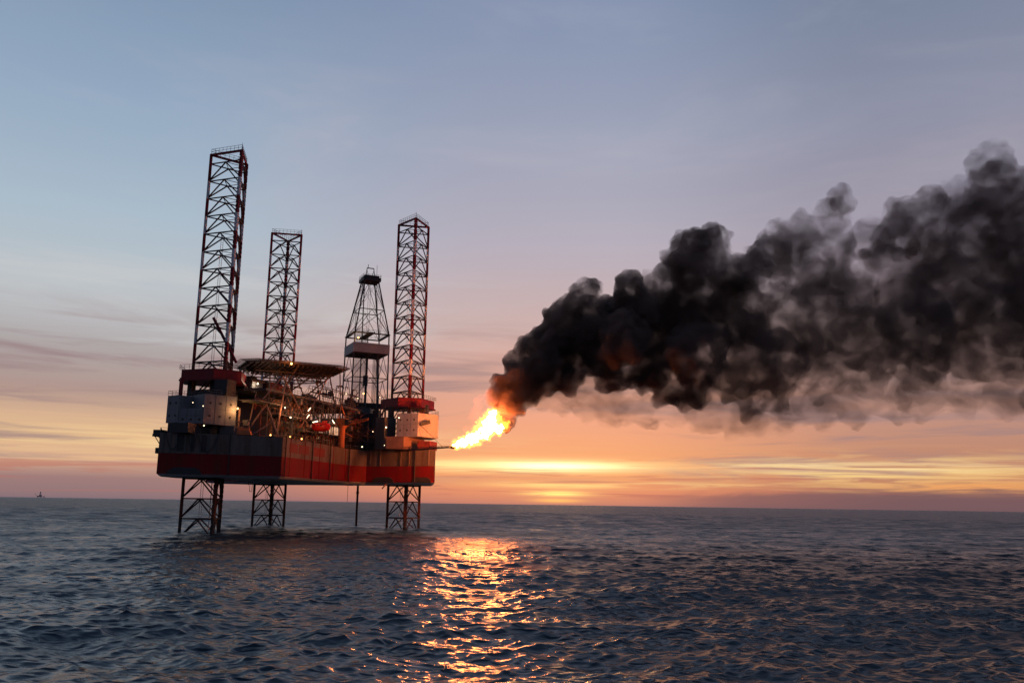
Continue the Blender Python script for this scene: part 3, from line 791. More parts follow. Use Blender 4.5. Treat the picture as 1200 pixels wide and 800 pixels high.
# far platform on the horizon, its pale colour standing in for haze
fx = pt(47, 577, 11000)
far = empty('offshore_platform', (fx.x, 11000, 0)); WORLD_OF[far] = far.location.copy()
tag(far, 'tiny far-off platform on the horizon at the left edge of the sea', 'oil platform')
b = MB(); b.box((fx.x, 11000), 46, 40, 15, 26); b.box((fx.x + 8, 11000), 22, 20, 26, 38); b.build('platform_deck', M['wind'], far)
for dx, dy in ((-18, -15), (18, -15), (18, 15), (-18, 15)):
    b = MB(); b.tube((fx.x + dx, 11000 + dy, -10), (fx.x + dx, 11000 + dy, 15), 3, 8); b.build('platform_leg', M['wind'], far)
b = MB()
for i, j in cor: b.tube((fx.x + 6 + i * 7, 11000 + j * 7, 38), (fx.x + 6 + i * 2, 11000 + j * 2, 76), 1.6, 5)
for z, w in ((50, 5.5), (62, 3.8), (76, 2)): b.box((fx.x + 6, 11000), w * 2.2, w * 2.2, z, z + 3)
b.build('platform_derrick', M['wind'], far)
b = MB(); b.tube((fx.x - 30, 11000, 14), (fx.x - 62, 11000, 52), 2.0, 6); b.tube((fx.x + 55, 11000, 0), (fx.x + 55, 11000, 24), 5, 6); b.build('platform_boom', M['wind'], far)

# ============================================================ FLAME
FY = 247.0
def px(x, y, r, Y=FY):
    p = pt(x, y, Y); return (p.x, p.y, p.z, r * FY / 1000.0)
def puffs_mesh(name, puffs, subdiv=2):
    bm = bmesh.new()
    for (x, y, z, r) in puffs:
        bmesh.ops.create_icosphere(bm, subdivisions=subdiv, radius=r, matrix=Matrix.Translation((x, y, z)))
    me = bpy.data.meshes.new(name); bm.to_mesh(me); bm.free()
    o = bpy.data.objects.new(name, me); COL.objects.link(o)
    return o
def clouds(name, size, depth=2):
    t = bpy.data.textures.new(name, 'CLOUDS'); t.noise_scale = size; t.noise_depth = depth; return t
def displace(o, tex, s, mid=.5):
    m = o.modifiers.new('disp', 'DISPLACE'); m.texture = tex; m.strength = s; m.mid_level = mid; m.texture_coords = 'GLOBAL'

fl = [px(532, 522.0, 3.4), px(536, 520.8, 4.6), px(541, 519, 5.4), px(546, 517.2, 5.6), px(551, 515, 6.2), px(556, 512.5, 6.6), px(561, 509.5, 7.2), px(566, 506.5, 8.2), px(571, 503, 8.4), px(575, 498, 7.4),
      px(570, 497, 6), px(574, 491, 6.6), px(576, 487, 4.8), px(578, 483.5, 3.4), px(574, 483, 2.2), px(580, 501, 6), px(585, 504, 4.6), px(588, 501, 3.2), px(587, 497, 2.0), px(558, 516, 4), px(569, 510, 5)]
f0 = Vector((fl[0][0], fl[0][1], fl[0][2]))
flame = puffs_mesh('flare_flame', [(x - f0.x, y - f0.y, z - f0.z, r * .66) for x, y, z, r in fl], 3)
flame.location = f0; WORLD_OF[flame] = f0
m = flame.modifiers.new('rm', 'REMESH'); m.mode = 'VOXEL'; m.voxel_size = .16
displace(flame, clouds('flame_lick_large', 1.6), 2.5); displace(flame, clouds('flame_lick_small', .55, 4), 1.5)
tag(flame, 'roaring white-hot orange flare flame at the end of the burner boom', 'flame')
mt, nt, out = new_mat('flame_body')
Lk = nt.links.new
em = N(nt, 'ShaderNodeEmission')
geo = N(nt, 'ShaderNodeNewGeometry')
n0 = N(nt, 'ShaderNodeTexNoise'); n0.inputs['Scale'].default_value = .75; n0.inputs['Detail'].default_value = 5; n0.inputs['Distortion'].default_value = .8
Lk(geo.outputs['Position'], n0.inputs['Vector'])
hr = N(nt, 'ShaderNodeMapRange'); hr.interpolation_type = 'SMOOTHSTEP'; hr.inputs['From Min'].default_value = .34; hr.inputs['From Max'].default_value = .56; hr.inputs['To Min'].default_value = 2.2; hr.inputs['To Max'].default_value = 230
Lk(n0.outputs['Fac'], hr.inputs['Value'])
em.inputs['Color'].default_value = (1.0, .235, .055, 1)
Lk(hr.outputs[0], em.inputs['Strength'])
Lk(em.outputs[0], out.inputs['Surface']); flame.data.materials.append(mt)

gl = [(x, y, z, r * 1.15 + .35) for x, y, z, r in fl + [px(571, 487, 4), px(582, 486, 4), px(565, 495, 4.5), px(592, 497, 4), px(560, 503, 4), px(586, 490, 4)]]
gobj = puffs_mesh('flame_fringe', [(x - f0.x, y - f0.y, z - f0.z, r) for x, y, z, r in gl], 2)
gobj.parent = flame
m = gobj.modifiers.new('rm', 'REMESH'); m.mode = 'VOXEL'; m.voxel_size = .22
displace(gobj, clouds('fringe_large', 1.7), 3.2); displace(gobj, clouds('fringe_small', .6, 4), 1.7)
mt, nt, out = new_mat('flame_fringe_gas'); Lk = nt.links.new
geo = N(nt, 'ShaderNodeNewGeometry')
n1 = N(nt, 'ShaderNodeTexNoise'); n1.inputs['Scale'].default_value = .7; n1.inputs['Detail'].default_value = 3
Lk(geo.outputs['Position'], n1.inputs['Vector'])
mr = N(nt, 'ShaderNodeMapRange'); mr.inputs['From Min'].default_value = .35; mr.inputs['From Max'].default_value = .7; mr.inputs['To Max'].default_value = 3.0
Lk(n1.outputs['Fac'], mr.inputs['Value'])
pv = N(nt, 'ShaderNodeEmission'); pv.inputs['Color'].default_value = (1.0, .27, .022, 1)
Lk(mr.outputs[0], pv.inputs['Strength']); Lk(pv.outputs[0], out.inputs['Volume']); gobj.data.materials.append(mt)

hz = [px(560, 484, 13), px(567, 474, 13), px(574, 466, 11), px(556, 494, 9), px(551, 503, 8), px(582, 474, 12)]
hobj = puffs_mesh('flame_glow', [(x - f0.x, y - f0.y, z - f0.z, r) for x, y, z, r in hz], 2)  # red glow around the flame, drawn as a faint emissive volume
hobj.parent = flame
m = hobj.modifiers.new('rm', 'REMESH'); m.mode = 'VOXEL'; m.voxel_size = .3
displace(hobj, clouds('glow_large', 2.2), 3.0); displace(hobj, clouds('glow_small', .8, 3), 1.2)
mt, nt, out = new_mat('red_glow_volume'); Lk = nt.links.new
geo = N(nt, 'ShaderNodeNewGeometry')
n1 = N(nt, 'ShaderNodeTexNoise'); n1.inputs['Scale'].default_value = .35; n1.inputs['Detail'].default_value = 4
Lk(geo.outputs['Position'], n1.inputs['Vector'])
mr = N(nt, 'ShaderNodeMapRange'); mr.inputs['From Min'].default_value = .4; mr.inputs['From Max'].default_value = .72; mr.inputs['To Max'].default_value = .12
Lk(n1.outputs['Fac'], mr.inputs['Value'])
pv = N(nt, 'ShaderNodeEmission'); pv.inputs['Color'].default_value = (1.0, .13, .04, 1)
Lk(mr.outputs[0], pv.inputs['Strength']); Lk(pv.outputs[0], out.inputs['Volume']); hobj.data.materials.append(mt)

# ============================================================ SMOKE
SM = [ # photo x, y, radius(px), depth offset
 (592, 492, 12, 2), (589, 484, 14, 2), (598, 476, 17, 0), (583, 470, 13, 2), (577, 463, 10, 0), (600, 460, 22, 2), (592, 450, 15, 0), (615, 448, 25, 0), (606, 432, 18, 2), (630, 438, 28, 4), (622, 418, 20, 0), (636, 418, 24, -2), (652, 420, 28, 4), (648, 396, 26, 0), (668, 400, 32, 4),
 (655, 372, 22, 0), (676, 366, 32, 4), (688, 345, 20, -4), (700, 395, 34, 0), (702, 420, 26, 8), (668, 440, 18, 0), (720, 375, 32, 8), (738, 340, 20, 0), (730, 400, 34, -8), (748, 372, 34, 0),
 (770, 352, 32, 8), (790, 325, 28, 0), (800, 300, 26, 6), (826, 288, 30, 0), (838, 280, 20, 0), (815, 318, 34, -6), (845, 315, 30, 0), (780, 392, 38, 8), (820, 365, 40, 0), (815, 415, 38, -10), (760, 430, 30, 0), (720, 440, 22, 0),
 (858, 345, 34, 6), (880, 320, 26, -4), (902, 300, 28, 0), (922, 285, 30, 4), (948, 275, 30, 0), (970, 268, 28, 0), (970, 254, 24, 0), (984, 240, 16, 4), (985, 290, 24, 0), (955, 310, 26, 0), (930, 325, 24, 8),
 (953, 342, 28, 0), (925, 352, 28, -6), (975, 330, 22, 4), (870, 395, 40, 0), (905, 380, 34, 8), (860, 435, 34, 0), (910, 425, 38, -8), (800, 460, 20, 0), (820, 462, 18, 4), (775, 468, 15, 0), (950, 390, 40, 0), (960, 430, 34, 8), (985, 365, 34, 0), (910, 462, 22, 0), (880, 480, 16, 0), (945, 462, 18, 0),
 (1015, 395, 46, 8), (1010, 345, 28, 0), (1030, 310, 28, 0), (1050, 280, 32, 8), (1062, 258, 30, 0), (1085, 242, 24, 0), (1100, 238, 16, 0), (1060, 330, 44, 0), (1070, 385, 50, -8), (1020, 435, 32, 0), (1080, 430, 34, 0), (1110, 290, 46, 10), (1130, 350, 58, 0), (1140, 410, 42, 8),
 (1150, 260, 44, 0), (1165, 225, 36, 6), (1172, 200, 24, 0), (1190, 290, 62, 0), (1200, 375, 62, -8), (1195, 225, 36, 0), (1220, 250, 55, 0), (1240, 330, 70, 0), (1250, 400, 52, 0), (1290, 260, 70, 0), (1300, 370, 75, 0), (1360, 300, 85, 0), (1190, 425, 30, 0)]
def smY(x): return FY + max(0, x - 590) * 0.012
sp = []
for x, y, r, dz in SM:
    Y = smY(x) + dz
    p = pt(x, y, Y); sp.append((p.x, p.y, p.z, r * Y / 1000.0 * 0.96))
s0 = Vector((sp[0][0], sp[0][1], sp[0][2]))
smoke = puffs_mesh('smoke_plume', [(x - s0.x, y - s0.y, z - s0.z, r) for x, y, z, r in sp], 3)
smoke.location = s0
m = smoke.modifiers.new('rm', 'REMESH'); m.mode = 'VOXEL'; m.voxel_size = .7
displace(smoke, clouds('billow_large', 7.0, 1), 7.0, .48); displace(smoke, clouds('billow_mid', 2.8, 2), 3.6); displace(smoke, clouds('billow_small', 1.1, 3), 1.7)
m = smoke.modifiers.new('rm2', 'REMESH'); m.mode = 'VOXEL'; m.voxel_size = .55
tag(smoke, 'thick black smoke plume billowing right from the flare flame', 'smoke', kind='stuff')
mt, nt, out = new_mat('black_oil_smoke'); Lk = nt.links.new
geo = N(nt, 'ShaderNodeNewGeometry')
wn = N(nt, 'ShaderNodeTexNoise'); wn.inputs['Scale'].default_value = .07; wn.inputs['Detail'].default_value = 1
Lk(geo.outputs['Position'], wn.inputs['Vector'])
wm = N(nt, 'ShaderNodeVectorMath', operation='MULTIPLY_ADD'); wm.inputs[1].default_value = (9, 9, 9)
Lk(wn.outputs['Color'], wm.inputs[0]); Lk(geo.outputs['Position'], wm.inputs[2])
n1 = N(nt, 'ShaderNodeTexNoise'); n1.inputs['Scale'].default_value = .075; n1.inputs['Detail'].default_value = 5; n1.inputs['Roughness'].default_value = .58
Lk(wm.outputs[0], n1.inputs['Vector'])
sx = N(nt, 'ShaderNodeSeparateXYZ'); Lk(geo.outputs['Position'], sx.inputs[0])
gx = N(nt, 'ShaderNodeMapRange'); gx.inputs['From Min'].default_value = s0.x; gx.inputs['From Max'].default_value = s0.x + 110   # dilutes downwind
gx.inputs['To Min'].default_value = .85; gx.inputs['To Max'].default_value = .22; gx.interpolation_type = 'SMOOTHERSTEP'
Lk(sx.outputs['X'], gx.inputs['Value'])
lo = N(nt, 'ShaderNodeMapRange'); lo.inputs['From Min'].default_value = s0.x; lo.inputs['From Max'].default_value = s0.x + 60
lo.inputs['To Min'].default_value = .16; lo.inputs['To Max'].default_value = .21
Lk(sx.outputs['X'], lo.inputs['Value'])
th = N(nt, 'ShaderNodeMapRange'); th.inputs['From Max'].default_value = .72; th.interpolation_type = 'SMOOTHSTEP'
Lk(n1.outputs['Fac'], th.inputs['Value']); Lk(lo.outputs[0], th.inputs['From Min'])
mu = N(nt, 'ShaderNodeMath', operation='MULTIPLY'); Lk(th.outputs[0], mu.inputs[0]); Lk(gx.outputs[0], mu.inputs[1])
pv = N(nt, 'ShaderNodeVolumePrincipled')
pv.inputs['Color'].default_value = (.36, .25, .205, 1); pv.inputs['Anisotropy'].default_value = .2
n2 = N(nt, 'ShaderNodeTexNoise'); n2.inputs['Scale'].default_value = .22; n2.inputs['Detail'].default_value = 7; n2.inputs['Roughness'].default_value = .6
Lk(wm.outputs[0], n2.inputs['Vector'])
er = N(nt, 'ShaderNodeMapRange'); er.inputs['From Min'].default_value = .38; er.inputs['From Max'].default_value = .62; er.inputs['To Min'].default_value = .32; er.inputs['To Max'].default_value = 1.6
Lk(n2.outputs['Fac'], er.inputs['Value'])
m2 = N(nt, 'ShaderNodeMath', operation='MULTIPLY'); Lk(mu.outputs[0], m2.inputs[0]); Lk(er.outputs[0], m2.inputs[1])
Lk(m2.outputs[0], pv.inputs['Density']); Lk(pv.outputs[0], out.inputs['Volume'])
smoke.data.materials.append(mt)

# thin veil trailing under the plume
VE = [(640, 455, 20, 0), (662, 458, 24, 0), (690, 460, 26, 3), (715, 465, 26, 0), (740, 470, 26, -3), (765, 475, 24, 0), (720, 482, 18, 0), (690, 478, 16, 0), (790, 478, 22, 0), (830, 478, 26, 4), (860, 492, 18, 0), (880, 478, 26, 0), (845, 500, 12, 0),
      (920, 484, 24, 0), (960, 478, 26, 0), (1000, 470, 28, 4), (1040, 462, 28, 0), (1080, 460, 26, 0), (1130, 462, 26, 0), (1180, 462, 28, 0), (1230, 460, 30, 0), (680, 450, 26, 0), (780, 450, 30, 0), (1000, 340, 24, 0), (1020, 280, 26, 6), (1120, 240, 30, 0), (1160, 190, 26, 0), (985, 330, 26, 6), (890, 345, 30, 0)]
vp = []
for x, y, r, dz in VE:
    Y = smY(x) + dz
    p = pt(x, y, Y); vp.append((p.x - s0.x, p.y - s0.y, p.z - s0.z, r * Y / 1000.0 * 1.1))
veil_o = puffs_mesh('smoke_veil', vp, 3); veil_o.parent = smoke
m = veil_o.modifiers.new('rm', 'REMESH'); m.mode = 'VOXEL'; m.voxel_size = .8
displace(veil_o, clouds('veil_large', 6.0, 1), 7.0, .5); displace(veil_o, clouds('veil_mid', 2.4, 3), 3.5)
m = veil_o.modifiers.new('rm2', 'REMESH'); m.mode = 'VOXEL'; m.voxel_size = .6
mt, nt, out = new_mat('thin_brown_smoke'); Lk = nt.links.new
geo = N(nt, 'ShaderNodeNewGeometry')
mp = N(nt, 'ShaderNodeMapping'); mp.inputs['Rotation'].default_value = (0, RAD(25), 0); mp.inputs['Scale'].default_value = (.5, 1, 1)
Lk(geo.outputs['Position'], mp.inputs['Vector'])
n1 = N(nt, 'ShaderNodeTexNoise'); n1.inputs['Scale'].default_value = .13; n1.inputs['Detail'].default_value = 7; n1.inputs['Roughness'].default_value = .62; n1.inputs['Distortion'].default_value = .9
Lk(mp.outputs[0], n1.inputs['Vector'])
mr = N(nt, 'ShaderNodeMapRange'); mr.interpolation_type = 'SMOOTHSTEP'; mr.inputs['From Min'].default_value = .36; mr.inputs['From Max'].default_value = .74; mr.inputs['To Max'].default_value = .16
Lk(n1.outputs['Fac'], mr.inputs['Value'])
pv = N(nt, 'ShaderNodeVolumePrincipled'); pv.inputs['Color'].default_value = (.28, .20, .18, 1); pv.inputs['Anisotropy'].default_value = .2
Lk(mr.outputs[0], pv.inputs['Density']); Lk(pv.outputs[0], out.inputs['Volume']); veil_o.data.materials.append(mt)

# ============================================================ SEA
def build_sea():
    rng = np.random.default_rng(11)
    fine = np.radians(np.linspace(-40, 40, 860))
    coarse_l = np.radians(np.linspace(-180, -41, 60)); coarse_r = np.radians(np.linspace(41, 179, 60))
    az = np.concatenate([coarse_l, fine, coarse_r])
    rr = [0.0]
    r = 28.0
    while r < 900: rr.append(r); r *= 1.0031
    while r < 26000: rr.append(r); r *= 1.045
    rr = np.array(rr[1:])
    A, Rr = np.meshgrid(az, rr)
    X = np.sin(A) * Rr; Y = np.cos(A) * Rr
    dr = np.gradient(rr); spacing = np.repeat(dr[:, None], len(az), 1)
    Z = np.zeros_like(X); DX = np.zeros_like(X); DY = np.zeros_like(X)
    nw = 170
    lam = np.exp(rng.uniform(np.log(.7), np.log(26), nw))
    wind = np.radians(-74)        # wave travel: to the right and toward the viewer
    th = wind + rng.normal(0, .80, nw)
    lam[:8] = rng.uniform(18, 42, 8); th[:8] = wind + rng.normal(0, .25, 8)
    for i in range(nw):
        k = 2 * np.pi / lam[i]
        steep = .033 if lam[i] < 3 else (.025 if lam[i] < 6 else (.0135 if lam[i] < 12 else (.009 if lam[i] < 18 else .013)))
        a = steep / k * rng.uniform(.6, 1.4)
        fade = np.clip((lam[i] / spacing - 2.2) / 2.5, 0, 1)
        rows = np.where(fade[:, 0] > 0)[0]
        if len(rows) == 0: continue
        hi = rows[-1] + 1
        cx, cy = np.cos(th[i]), np.sin(th[i])
        ph = k * (X[:hi] * cx + Y[:hi] * cy) + rng.uniform(0, 6.283)
        s, c = np.sin(ph), np.cos(ph)
        f = fade[:hi]
        Z[:hi] += a * c * f; DX[:hi] -= a * 1.2 * cx * s * f; DY[:hi] -= a * 1.2 * cy * s * f
    P = np.stack([X + DX, Y + DY, Z], -1).reshape(-1, 3).astype(np.float32)
    nr, na = X.shape
    idx = np.arange(nr * na).reshape(nr, na)
    nxt = np.roll(idx, -1, axis=1)
    q = np.stack([idx[:-1], idx[1:], nxt[1:], nxt[:-1]], -1).reshape(-1, 4)
    # close the middle under the viewer
    me = bpy.data.meshes.new('sea')
    nq = len(q)
    me.vertices.add(len(P) + 1)
    me.vertices.foreach_set('co', np.concatenate([P.ravel(), [0, 0, 0]]).astype(np.float32))
    c0 = len(P)
    tri = np.stack([np.full(na, c0), idx[0], nxt[0]], -1)
    me.loops.add(nq * 4 + na * 3)
    me.loops.foreach_set('vertex_index', np.concatenate([q.ravel(), tri.ravel()]).astype(np.int32))
    me.polygons.add(nq + na)
    ls = np.concatenate([np.arange(nq) * 4, nq * 4 + np.arange(na) * 3]).astype(np.int32)
    me.polygons.foreach_set('loop_start', ls)
    me.polygons.foreach_set('use_smooth', np.ones(nq + na, dtype=bool))
    me.update(calc_edges=True)
    o = bpy.data.objects.new('sea', me); COL.objects.link(o)
    tag(o, 'dark choppy sea reaching to the horizon', 'sea', kind='structure')
    mt, nt, out = new_mat('sea_water'); Lk = nt.links.new
    b = N(nt, 'ShaderNodeBsdfPrincipled')
    b.inputs['Base Color'].default_value = (.011, .027, .038, 1); b.inputs['Roughness'].default_value = .11; b.inputs['IOR'].default_value = 1.333
    geo = N(nt, 'ShaderNodeNewGeometry')
    mp = N(nt, 'ShaderNodeMapping'); mp.inputs['Rotation'].default_value = (0, 0, RAD(28)); mp.inputs['Scale'].default_value = (.62, 1, 1)
    Lk(geo.outputs['Position'], mp.inputs['Vector'])
    def nz(scale, detail, rough=.55):
        n = N(nt, 'ShaderNodeTexNoise'); n.inputs['Scale'].default_value = scale; n.inputs['Detail'].default_value = detail; n.inputs['Roughness'].default_value = rough
        Lk(mp.outputs[0], n.inputs['Vector']); return n
    na_, nb_ = nz(1.3, 6, .6), nz(.24, 6, .6)
    na_.noise_type = 'RIDGED_MULTIFRACTAL'; na_.normalize = True; na_.inputs['Distortion'].default_value = .4
    b1 = N(nt, 'ShaderNodeBump'); b1.inputs['Strength'].default_value = 1.0; b1.inputs['Distance'].default_value = 1.0
    # long waves as bump only where the mesh is too coarse to carry them
    ln = N(nt, 'ShaderNodeVectorMath', operation='LENGTH'); Lk(geo.outputs['Position'], ln.inputs[0])
    fr = N(nt, 'ShaderNodeMapRange'); fr.inputs['From Min'].default_value = 150; fr.inputs['From Max'].default_value = 900; fr.inputs['To Min'].default_value = .25; fr.inputs['To Max'].default_value = 3.0
    Lk(ln.outputs['Value'], fr.inputs['Value'])
    rg = N(nt, 'ShaderNodeMapRange'); rg.inputs['From Min'].default_value = 50; rg.inputs['From Max'].default_value = 420; rg.inputs['To Min'].default_value = .24; rg.inputs['To Max'].default_value = .42
    Lk(ln.outputs['Value'], rg.inputs['Value'])
    mg = N(nt, 'ShaderNodeMapping'); mg.inputs['Rotation'].default_value = (0, 0, RAD(16)); mg.inputs['Scale'].default_value = (.35, 1, 1); Lk(geo.outputs['Position'], mg.inputs['Vector'])
    ng = N(nt, 'ShaderNodeTexNoise'); ng.inputs['Scale'].default_value = .11; ng.inputs['Detail'].default_value = 7; ng.inputs['Roughness'].default_value = .7; Lk(mg.outputs[0], ng.inputs['Vector'])
    gm = N(nt, 'ShaderNodeMapRange'); gm.inputs['From Min'].default_value = .3; gm.inputs['From Max'].default_value = .7; gm.inputs['To Min'].default_value = .45; gm.inputs['To Max'].default_value = 1.5; Lk(ng.outputs['Fac'], gm.inputs['Value'])
    rm = N(nt, 'ShaderNodeMath', operation='MULTIPLY'); Lk(rg.outputs[0], rm.inputs[0]); Lk(gm.outputs[0], rm.inputs[1]); Lk(rm.outputs[0], b.inputs['Roughness'])
    mb_ = N(nt, 'ShaderNodeMath', operation='MULTIPLY'); Lk(nb_.outputs['Fac'], mb_.inputs[0]); Lk(fr.outputs[0], mb_.inputs[1])
    ma_ = N(nt, 'ShaderNodeMath', operation='MULTIPLY'); Lk(na_.outputs['Fac'], ma_.inputs[0]); ma_.inputs[1].default_value = .30
    ad = N(nt, 'ShaderNodeMath', operation='ADD'); Lk(ma_.outputs[0], ad.inputs[0]); Lk(mb_.outputs[0], ad.inputs[1])
    Lk(ad.outputs[0], b1.inputs['Height']); Lk(b1.outputs[0], b.inputs['Normal'])
    Lk(b.outputs[0], out.inputs['Surface'])
    me.materials.append(mt)
build_sea()

# ============================================================ SKY
SUN_AZ, SUN_EL = 3.1, 1.2
w = bpy.data.worlds.new('World'); sc.world = w; w.use_nodes = True
nt = w.node_tree; nt.nodes.clear(); Lk = nt.links.new
out = N(nt, 'ShaderNodeOutputWorld'); bg = N(nt, 'ShaderNodeBackground'); Lk(bg.outputs[0], out.inputs['Surface'])
tc = N(nt, 'ShaderNodeTexCoord')
sp_ = N(nt, 'ShaderNodeSeparateXYZ'); Lk(tc.outputs['Generated'], sp_.inputs[0])
def math_(op, a, b=None, c=None, clamp=False):
    n = N(nt, 'ShaderNodeMath', operation=op, use_clamp=clamp)
    for i, v in enumerate((a, b, c)):
        if v is None: continue
        if isinstance(v, (int, float)): n.inputs[i].default_value = v
        else: Lk(v, n.inputs[i])
    return n.outputs[0]
def maprange(v, a, b, c=0., d=1., smooth=True):
    n = N(nt, 'ShaderNodeMapRange'); n.interpolation_type = 'SMOOTHSTEP' if smooth else 'LINEAR'
    n.inputs['From Min'].default_value = a; n.inputs['From Max'].default_value = b; n.inputs['To Min'].default_value = c; n.inputs['To Max'].default_value = d
    Lk(v, n.inputs['Value']); return n.outputs[0]
EL = math_('MULTIPLY', math_('ARCSINE', sp_.outputs['Z']), 180 / math.pi)
AZ = math_('MULTIPLY', math_('ARCTAN2', sp_.outputs['X'], sp_.outputs['Y']), 180 / math.pi)
def ramp(stops, v, hi=60.0):
    r = N(nt, 'ShaderNodeValToRGB'); cr = r.color_ramp
    while len(cr.elements) < len(stops): cr.elements.new(.5)
    for e, (el, c) in zip(cr.elements, stops):
        e.position = math.sqrt(max(0, el) / hi); e.color = lin(*c) if max(c) > 1.01 else (*c, 1)
    t = math_('SQRT', math_('DIVIDE', math_('MAXIMUM', v, 0.0), hi), None, None, True)
    Lk(t, r.inputs['Fac']); return r.outputs['Color']
def mixc(f, a, b, typ='MIX'):
    n = N(nt, 'ShaderNodeMix', data_type='RGBA', blend_type=typ)
    if isinstance(f, (int, float)): n.inputs['Factor'].default_value = f
    else: Lk(f, n.inputs['Factor'])
    for s, v in (('A', a), ('B', b)):
        if isinstance(v, tuple): n.inputs[s].default_value = v
        else: Lk(v, n.inputs[s])
    return n.outputs['Result']
LEFT = [(0, (138, 116, 124)), (1.2, (165, 130, 128)), (2.2, (214, 170, 146)), (3.6, (238, 196, 150)), (4.8, (222, 182, 150)), (6.5, (182, 155, 148)), (9, (178, 170, 170)), (12, (196, 202, 206)), (17, (178, 196, 211)), (24, (154, 176, 201)), (33, (128, 150, 180)), (60, (98, 120, 154))]
MID = [(0, (176, 112, 114)), (.8, (232, 138, 108)), (2.0, (246, 160, 108)), (3.4, (244, 166, 122)), (5.5, (238, 166, 138)), (8, (224, 168, 152)), (12, (206, 178, 176)), (17, (187, 180, 194)), (24, (163, 170, 192)), (33, (136, 152, 183)), (60, (98, 117, 152))]
RIGHT = [(0, (112, 88, 94)), (.8, (128, 92, 96)), (2.0, (216, 150, 106)), (3.4, (198, 142, 118)), (5.5, (198, 148, 132)), (8, (188, 150, 142)), (12, (176, 154, 158)), (17, (160, 151, 168)), (24, (146, 150, 172)), (33, (118, 134, 160)), (60, (92, 108, 140))]
BACK = [(0, (74, 76, 92)), (5, (84, 87, 105)), (15, (84, 96, 120)), (33, (74, 92, 126)), (60, (68, 87, 124))]
cl, cm, cr_, cb = ramp(LEFT, EL), ramp(MID, EL), ramp(RIGHT, EL), ramp(BACK, EL)
c = mixc(maprange(AZ, -24, 0), cl, cm)
c = mixc(maprange(AZ, 6, 26), c, cr_)
absaz = math_('ABSOLUTE', math_('SUBTRACT', AZ, SUN_AZ))
c = mixc(maprange(absaz, 38, 110), c, cb)
def streaks(sx, sz, scale, detail=5, rough=.6, off=0.0, dist=.6):
    cv = N(nt, 'ShaderNodeCombineXYZ'); Lk(math_('MULTIPLY', AZ, sx), cv.inputs[0]); Lk(math_('MULTIPLY', EL, sz), cv.inputs[1]); cv.inputs[2].default_value = off
    n = N(nt, 'ShaderNodeTexNoise'); n.inputs['Scale'].default_value = scale; n.inputs['Detail'].default_value = detail; n.inputs['Roughness'].default_value = rough; n.inputs['Distortion'].default_value = dist
    Lk(cv.outputs[0], n.inputs['Vector']); return n.outputs['Fac']
def band(v, a, b, c2, d): return math_('MULTIPLY', maprange(v, a, b), maprange(v, c2, d, 1., 0.))
# high thin veil
veil = maprange(streaks(.035, .13, 1.0, 6, .6, 3.3), .42, .74)
c = mixc(math_('MULTIPLY', math_('MULTIPLY', veil, band(EL, 7, 12, 26, 38)), .26), c, lin(206, 196, 204))
# mauve bars, left and low
bars = maprange(streaks(.05, .62, 1.0, 6, .6, 7.7), .46, .64)
c = mixc(math_('MULTIPLY', math_('MULTIPLY', bars, band(EL, 1.0, 2.2, 8.5, 13)), .78), c, lin(158, 132, 136))
# pale bright veil bands on the left
pale = maprange(streaks(.04, .40, 1.0, 5, .6, 21.2), .48, .66)
c = mixc(math_('MULTIPLY', math_('MULTIPLY', pale, math_('MULTIPLY', band(EL, 8, 10, 13, 17), maprange(AZ, -12, 4, 1., 0.))), .55), c, lin(208, 210, 212))
def blob(az0, el0, ra, re):
    q = math_('ADD', math_('POWER', math_('DIVIDE', math_('SUBTRACT', AZ, az0), ra), 2.0), math_('POWER', math_('DIVIDE', math_('SUBTRACT', EL, el0), re), 2.0))
    return math_('EXPONENT', math_('MULTIPLY', q, -1.0))
fine = streaks(.10, 2.3, 1.0, 7, .62, 31., 1.1)
fib = streaks(.07, 1.5, 1.0, 7, .65, 57., 1.4)
c = mixc(math_('MULTIPLY', blob(2.5, 1.6, 12, 2.4), .40), c, (1.0, .46, .20, 1))
# lit gold bars
def lit(az0, el0, ra, re, lo, hi, col, k, tex):
    global c
    f = math_('MULTIPLY', math_('MULTIPLY', blob(az0, el0, ra, re), maprange(tex, lo, hi)), k, None, True)
    c = mixc(f, c, col)
lit(23, 2.3, 10, .85, .42, .60, (1.0, .66, .27, 1), 1.15, fib)
lit(22, 2.55, 8, .30, .38, .56, (1.05, .80, .42, 1), 1.1, fine)
lit(28, 1.35, 5, .35, .42, .6, (1.0, .42, .14, 1), 1.0, fib)
lit(10, 1.35, 9, .22, .40, .58, (1.0, .62, .26, 1), 1.0, fine)
lit(-18, 3.6, 14, 1.1, .44, .64, (1.0, .70, .36, 1), .85, fib)
lit(-22, 2.4, 9, .35, .42, .6, (1.0, .62, .30, 1), .7, fine)
# white-hot streaks close to the sun
lit(2.0, 2.5, 6.4, .40, .26, .46, (1.5, 1.15, .46, 1), 1.2, fine)
lit(2.6, 2.5, 3.6, .22, .2, .4, (1.8, 1.6, .95, 1), 1.1, fine)
lit(-3.5, 2.45, 3.0, .30, .34, .54, (1.3, .92, .38, 1), 1.0, fine)
lit(3.1, 1.25, 3.6, .18, .3, .5, (1.3, .80, .28, 1), 1.0, fine)
lit(3.1, .72, 1.9, .17, .2, .45, (1.6, 1.05, .30, 1), 1.1, fine)
lit(3.1, .28, 1.6, .14, .2, .45, (1.3, .62, .18, 1), 1.0, fine)
# thin mauve bars between them
bar2 = maprange(streaks(.06, 2.0, 1.0, 6, .6, 71., .8), .50, .62)
c = mixc(math_('MULTIPLY', math_('MULTIPLY', bar2, band(EL, .2, .7, 2.0, 3.2)), .55), c, lin(196, 118, 104))
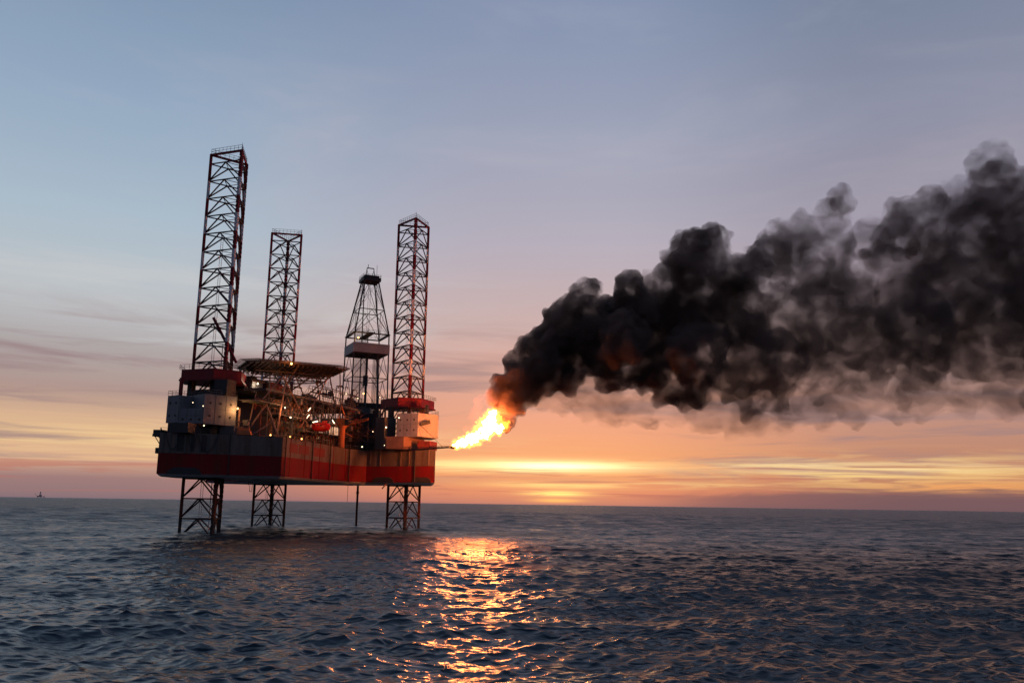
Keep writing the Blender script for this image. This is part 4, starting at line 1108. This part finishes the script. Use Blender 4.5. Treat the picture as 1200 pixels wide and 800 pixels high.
# dark bank low on the right
bank = math_('MULTIPLY', maprange(math_('ADD', EL, math_('MULTIPLY', streaks(.11, .5, 1.0, 5, .55, 41.), -2.4)), -.55, .05, 1., 0.), maprange(AZ, 7, 16))
c = mixc(math_('MULTIPLY', bank, .7), c, lin(128, 96, 100))
sky = N(nt, 'ShaderNodeTexSky'); sky.sky_type = 'NISHITA'; sky.sun_disc = False; sky.sun_elevation = RAD(SUN_EL); sky.sun_rotation = RAD(SUN_AZ); sky.dust_density = 3.0
sk = N(nt, 'ShaderNodeVectorMath', operation='SCALE'); sk.inputs['Scale'].default_value = .08; Lk(sky.outputs[0], sk.inputs[0])
c = mixc(.10, c, sk.outputs[0])
Lk(c, bg.inputs['Color']); bg.inputs['Strength'].default_value = 1.0

sun = bpy.data.lights.new('sun', 'SUN'); sun.energy = .03; sun.angle = RAD(8.0); sun.color = (1, .55, .25)
so = bpy.data.objects.new('sun', sun); COL.objects.link(so)
d = Vector((math.sin(RAD(SUN_AZ)) * math.cos(RAD(SUN_EL)), math.cos(RAD(SUN_AZ)) * math.cos(RAD(SUN_EL)), math.sin(RAD(SUN_EL))))
so.rotation_euler = d.to_track_quat('Z', 'Y').to_euler(); so.location = (0, 0, 60)

# ============================================================ CAMERA
cd = bpy.data.cameras.new('camera'); co = bpy.data.objects.new('camera', cd); COL.objects.link(co)
cd.sensor_width = 36; cd.lens = 30.0; cd.clip_start = .5; cd.clip_end = 60000
co.matrix_world = Matrix.Translation((0, 0, CAM_H)) @ CAM_M
sc.camera = co

vs = sc.view_settings
vs.view_transform = 'Standard'; vs.look = 'None'; vs.exposure = 0; vs.gamma = 1; vs.use_curve_mapping = False
cy = sc.cycles
cy.use_denoising = True
cy.max_bounces = 6; cy.diffuse_bounces = 2; cy.glossy_bounces = 3; cy.transmission_bounces = 2; cy.volume_bounces = 1; cy.transparent_max_bounces = 8
cy.sample_clamp_indirect = 6.0; cy.caustics_reflective = False; cy.caustics_refractive = False
cy.volume_step_rate = .05; cy.volume_max_steps = 800
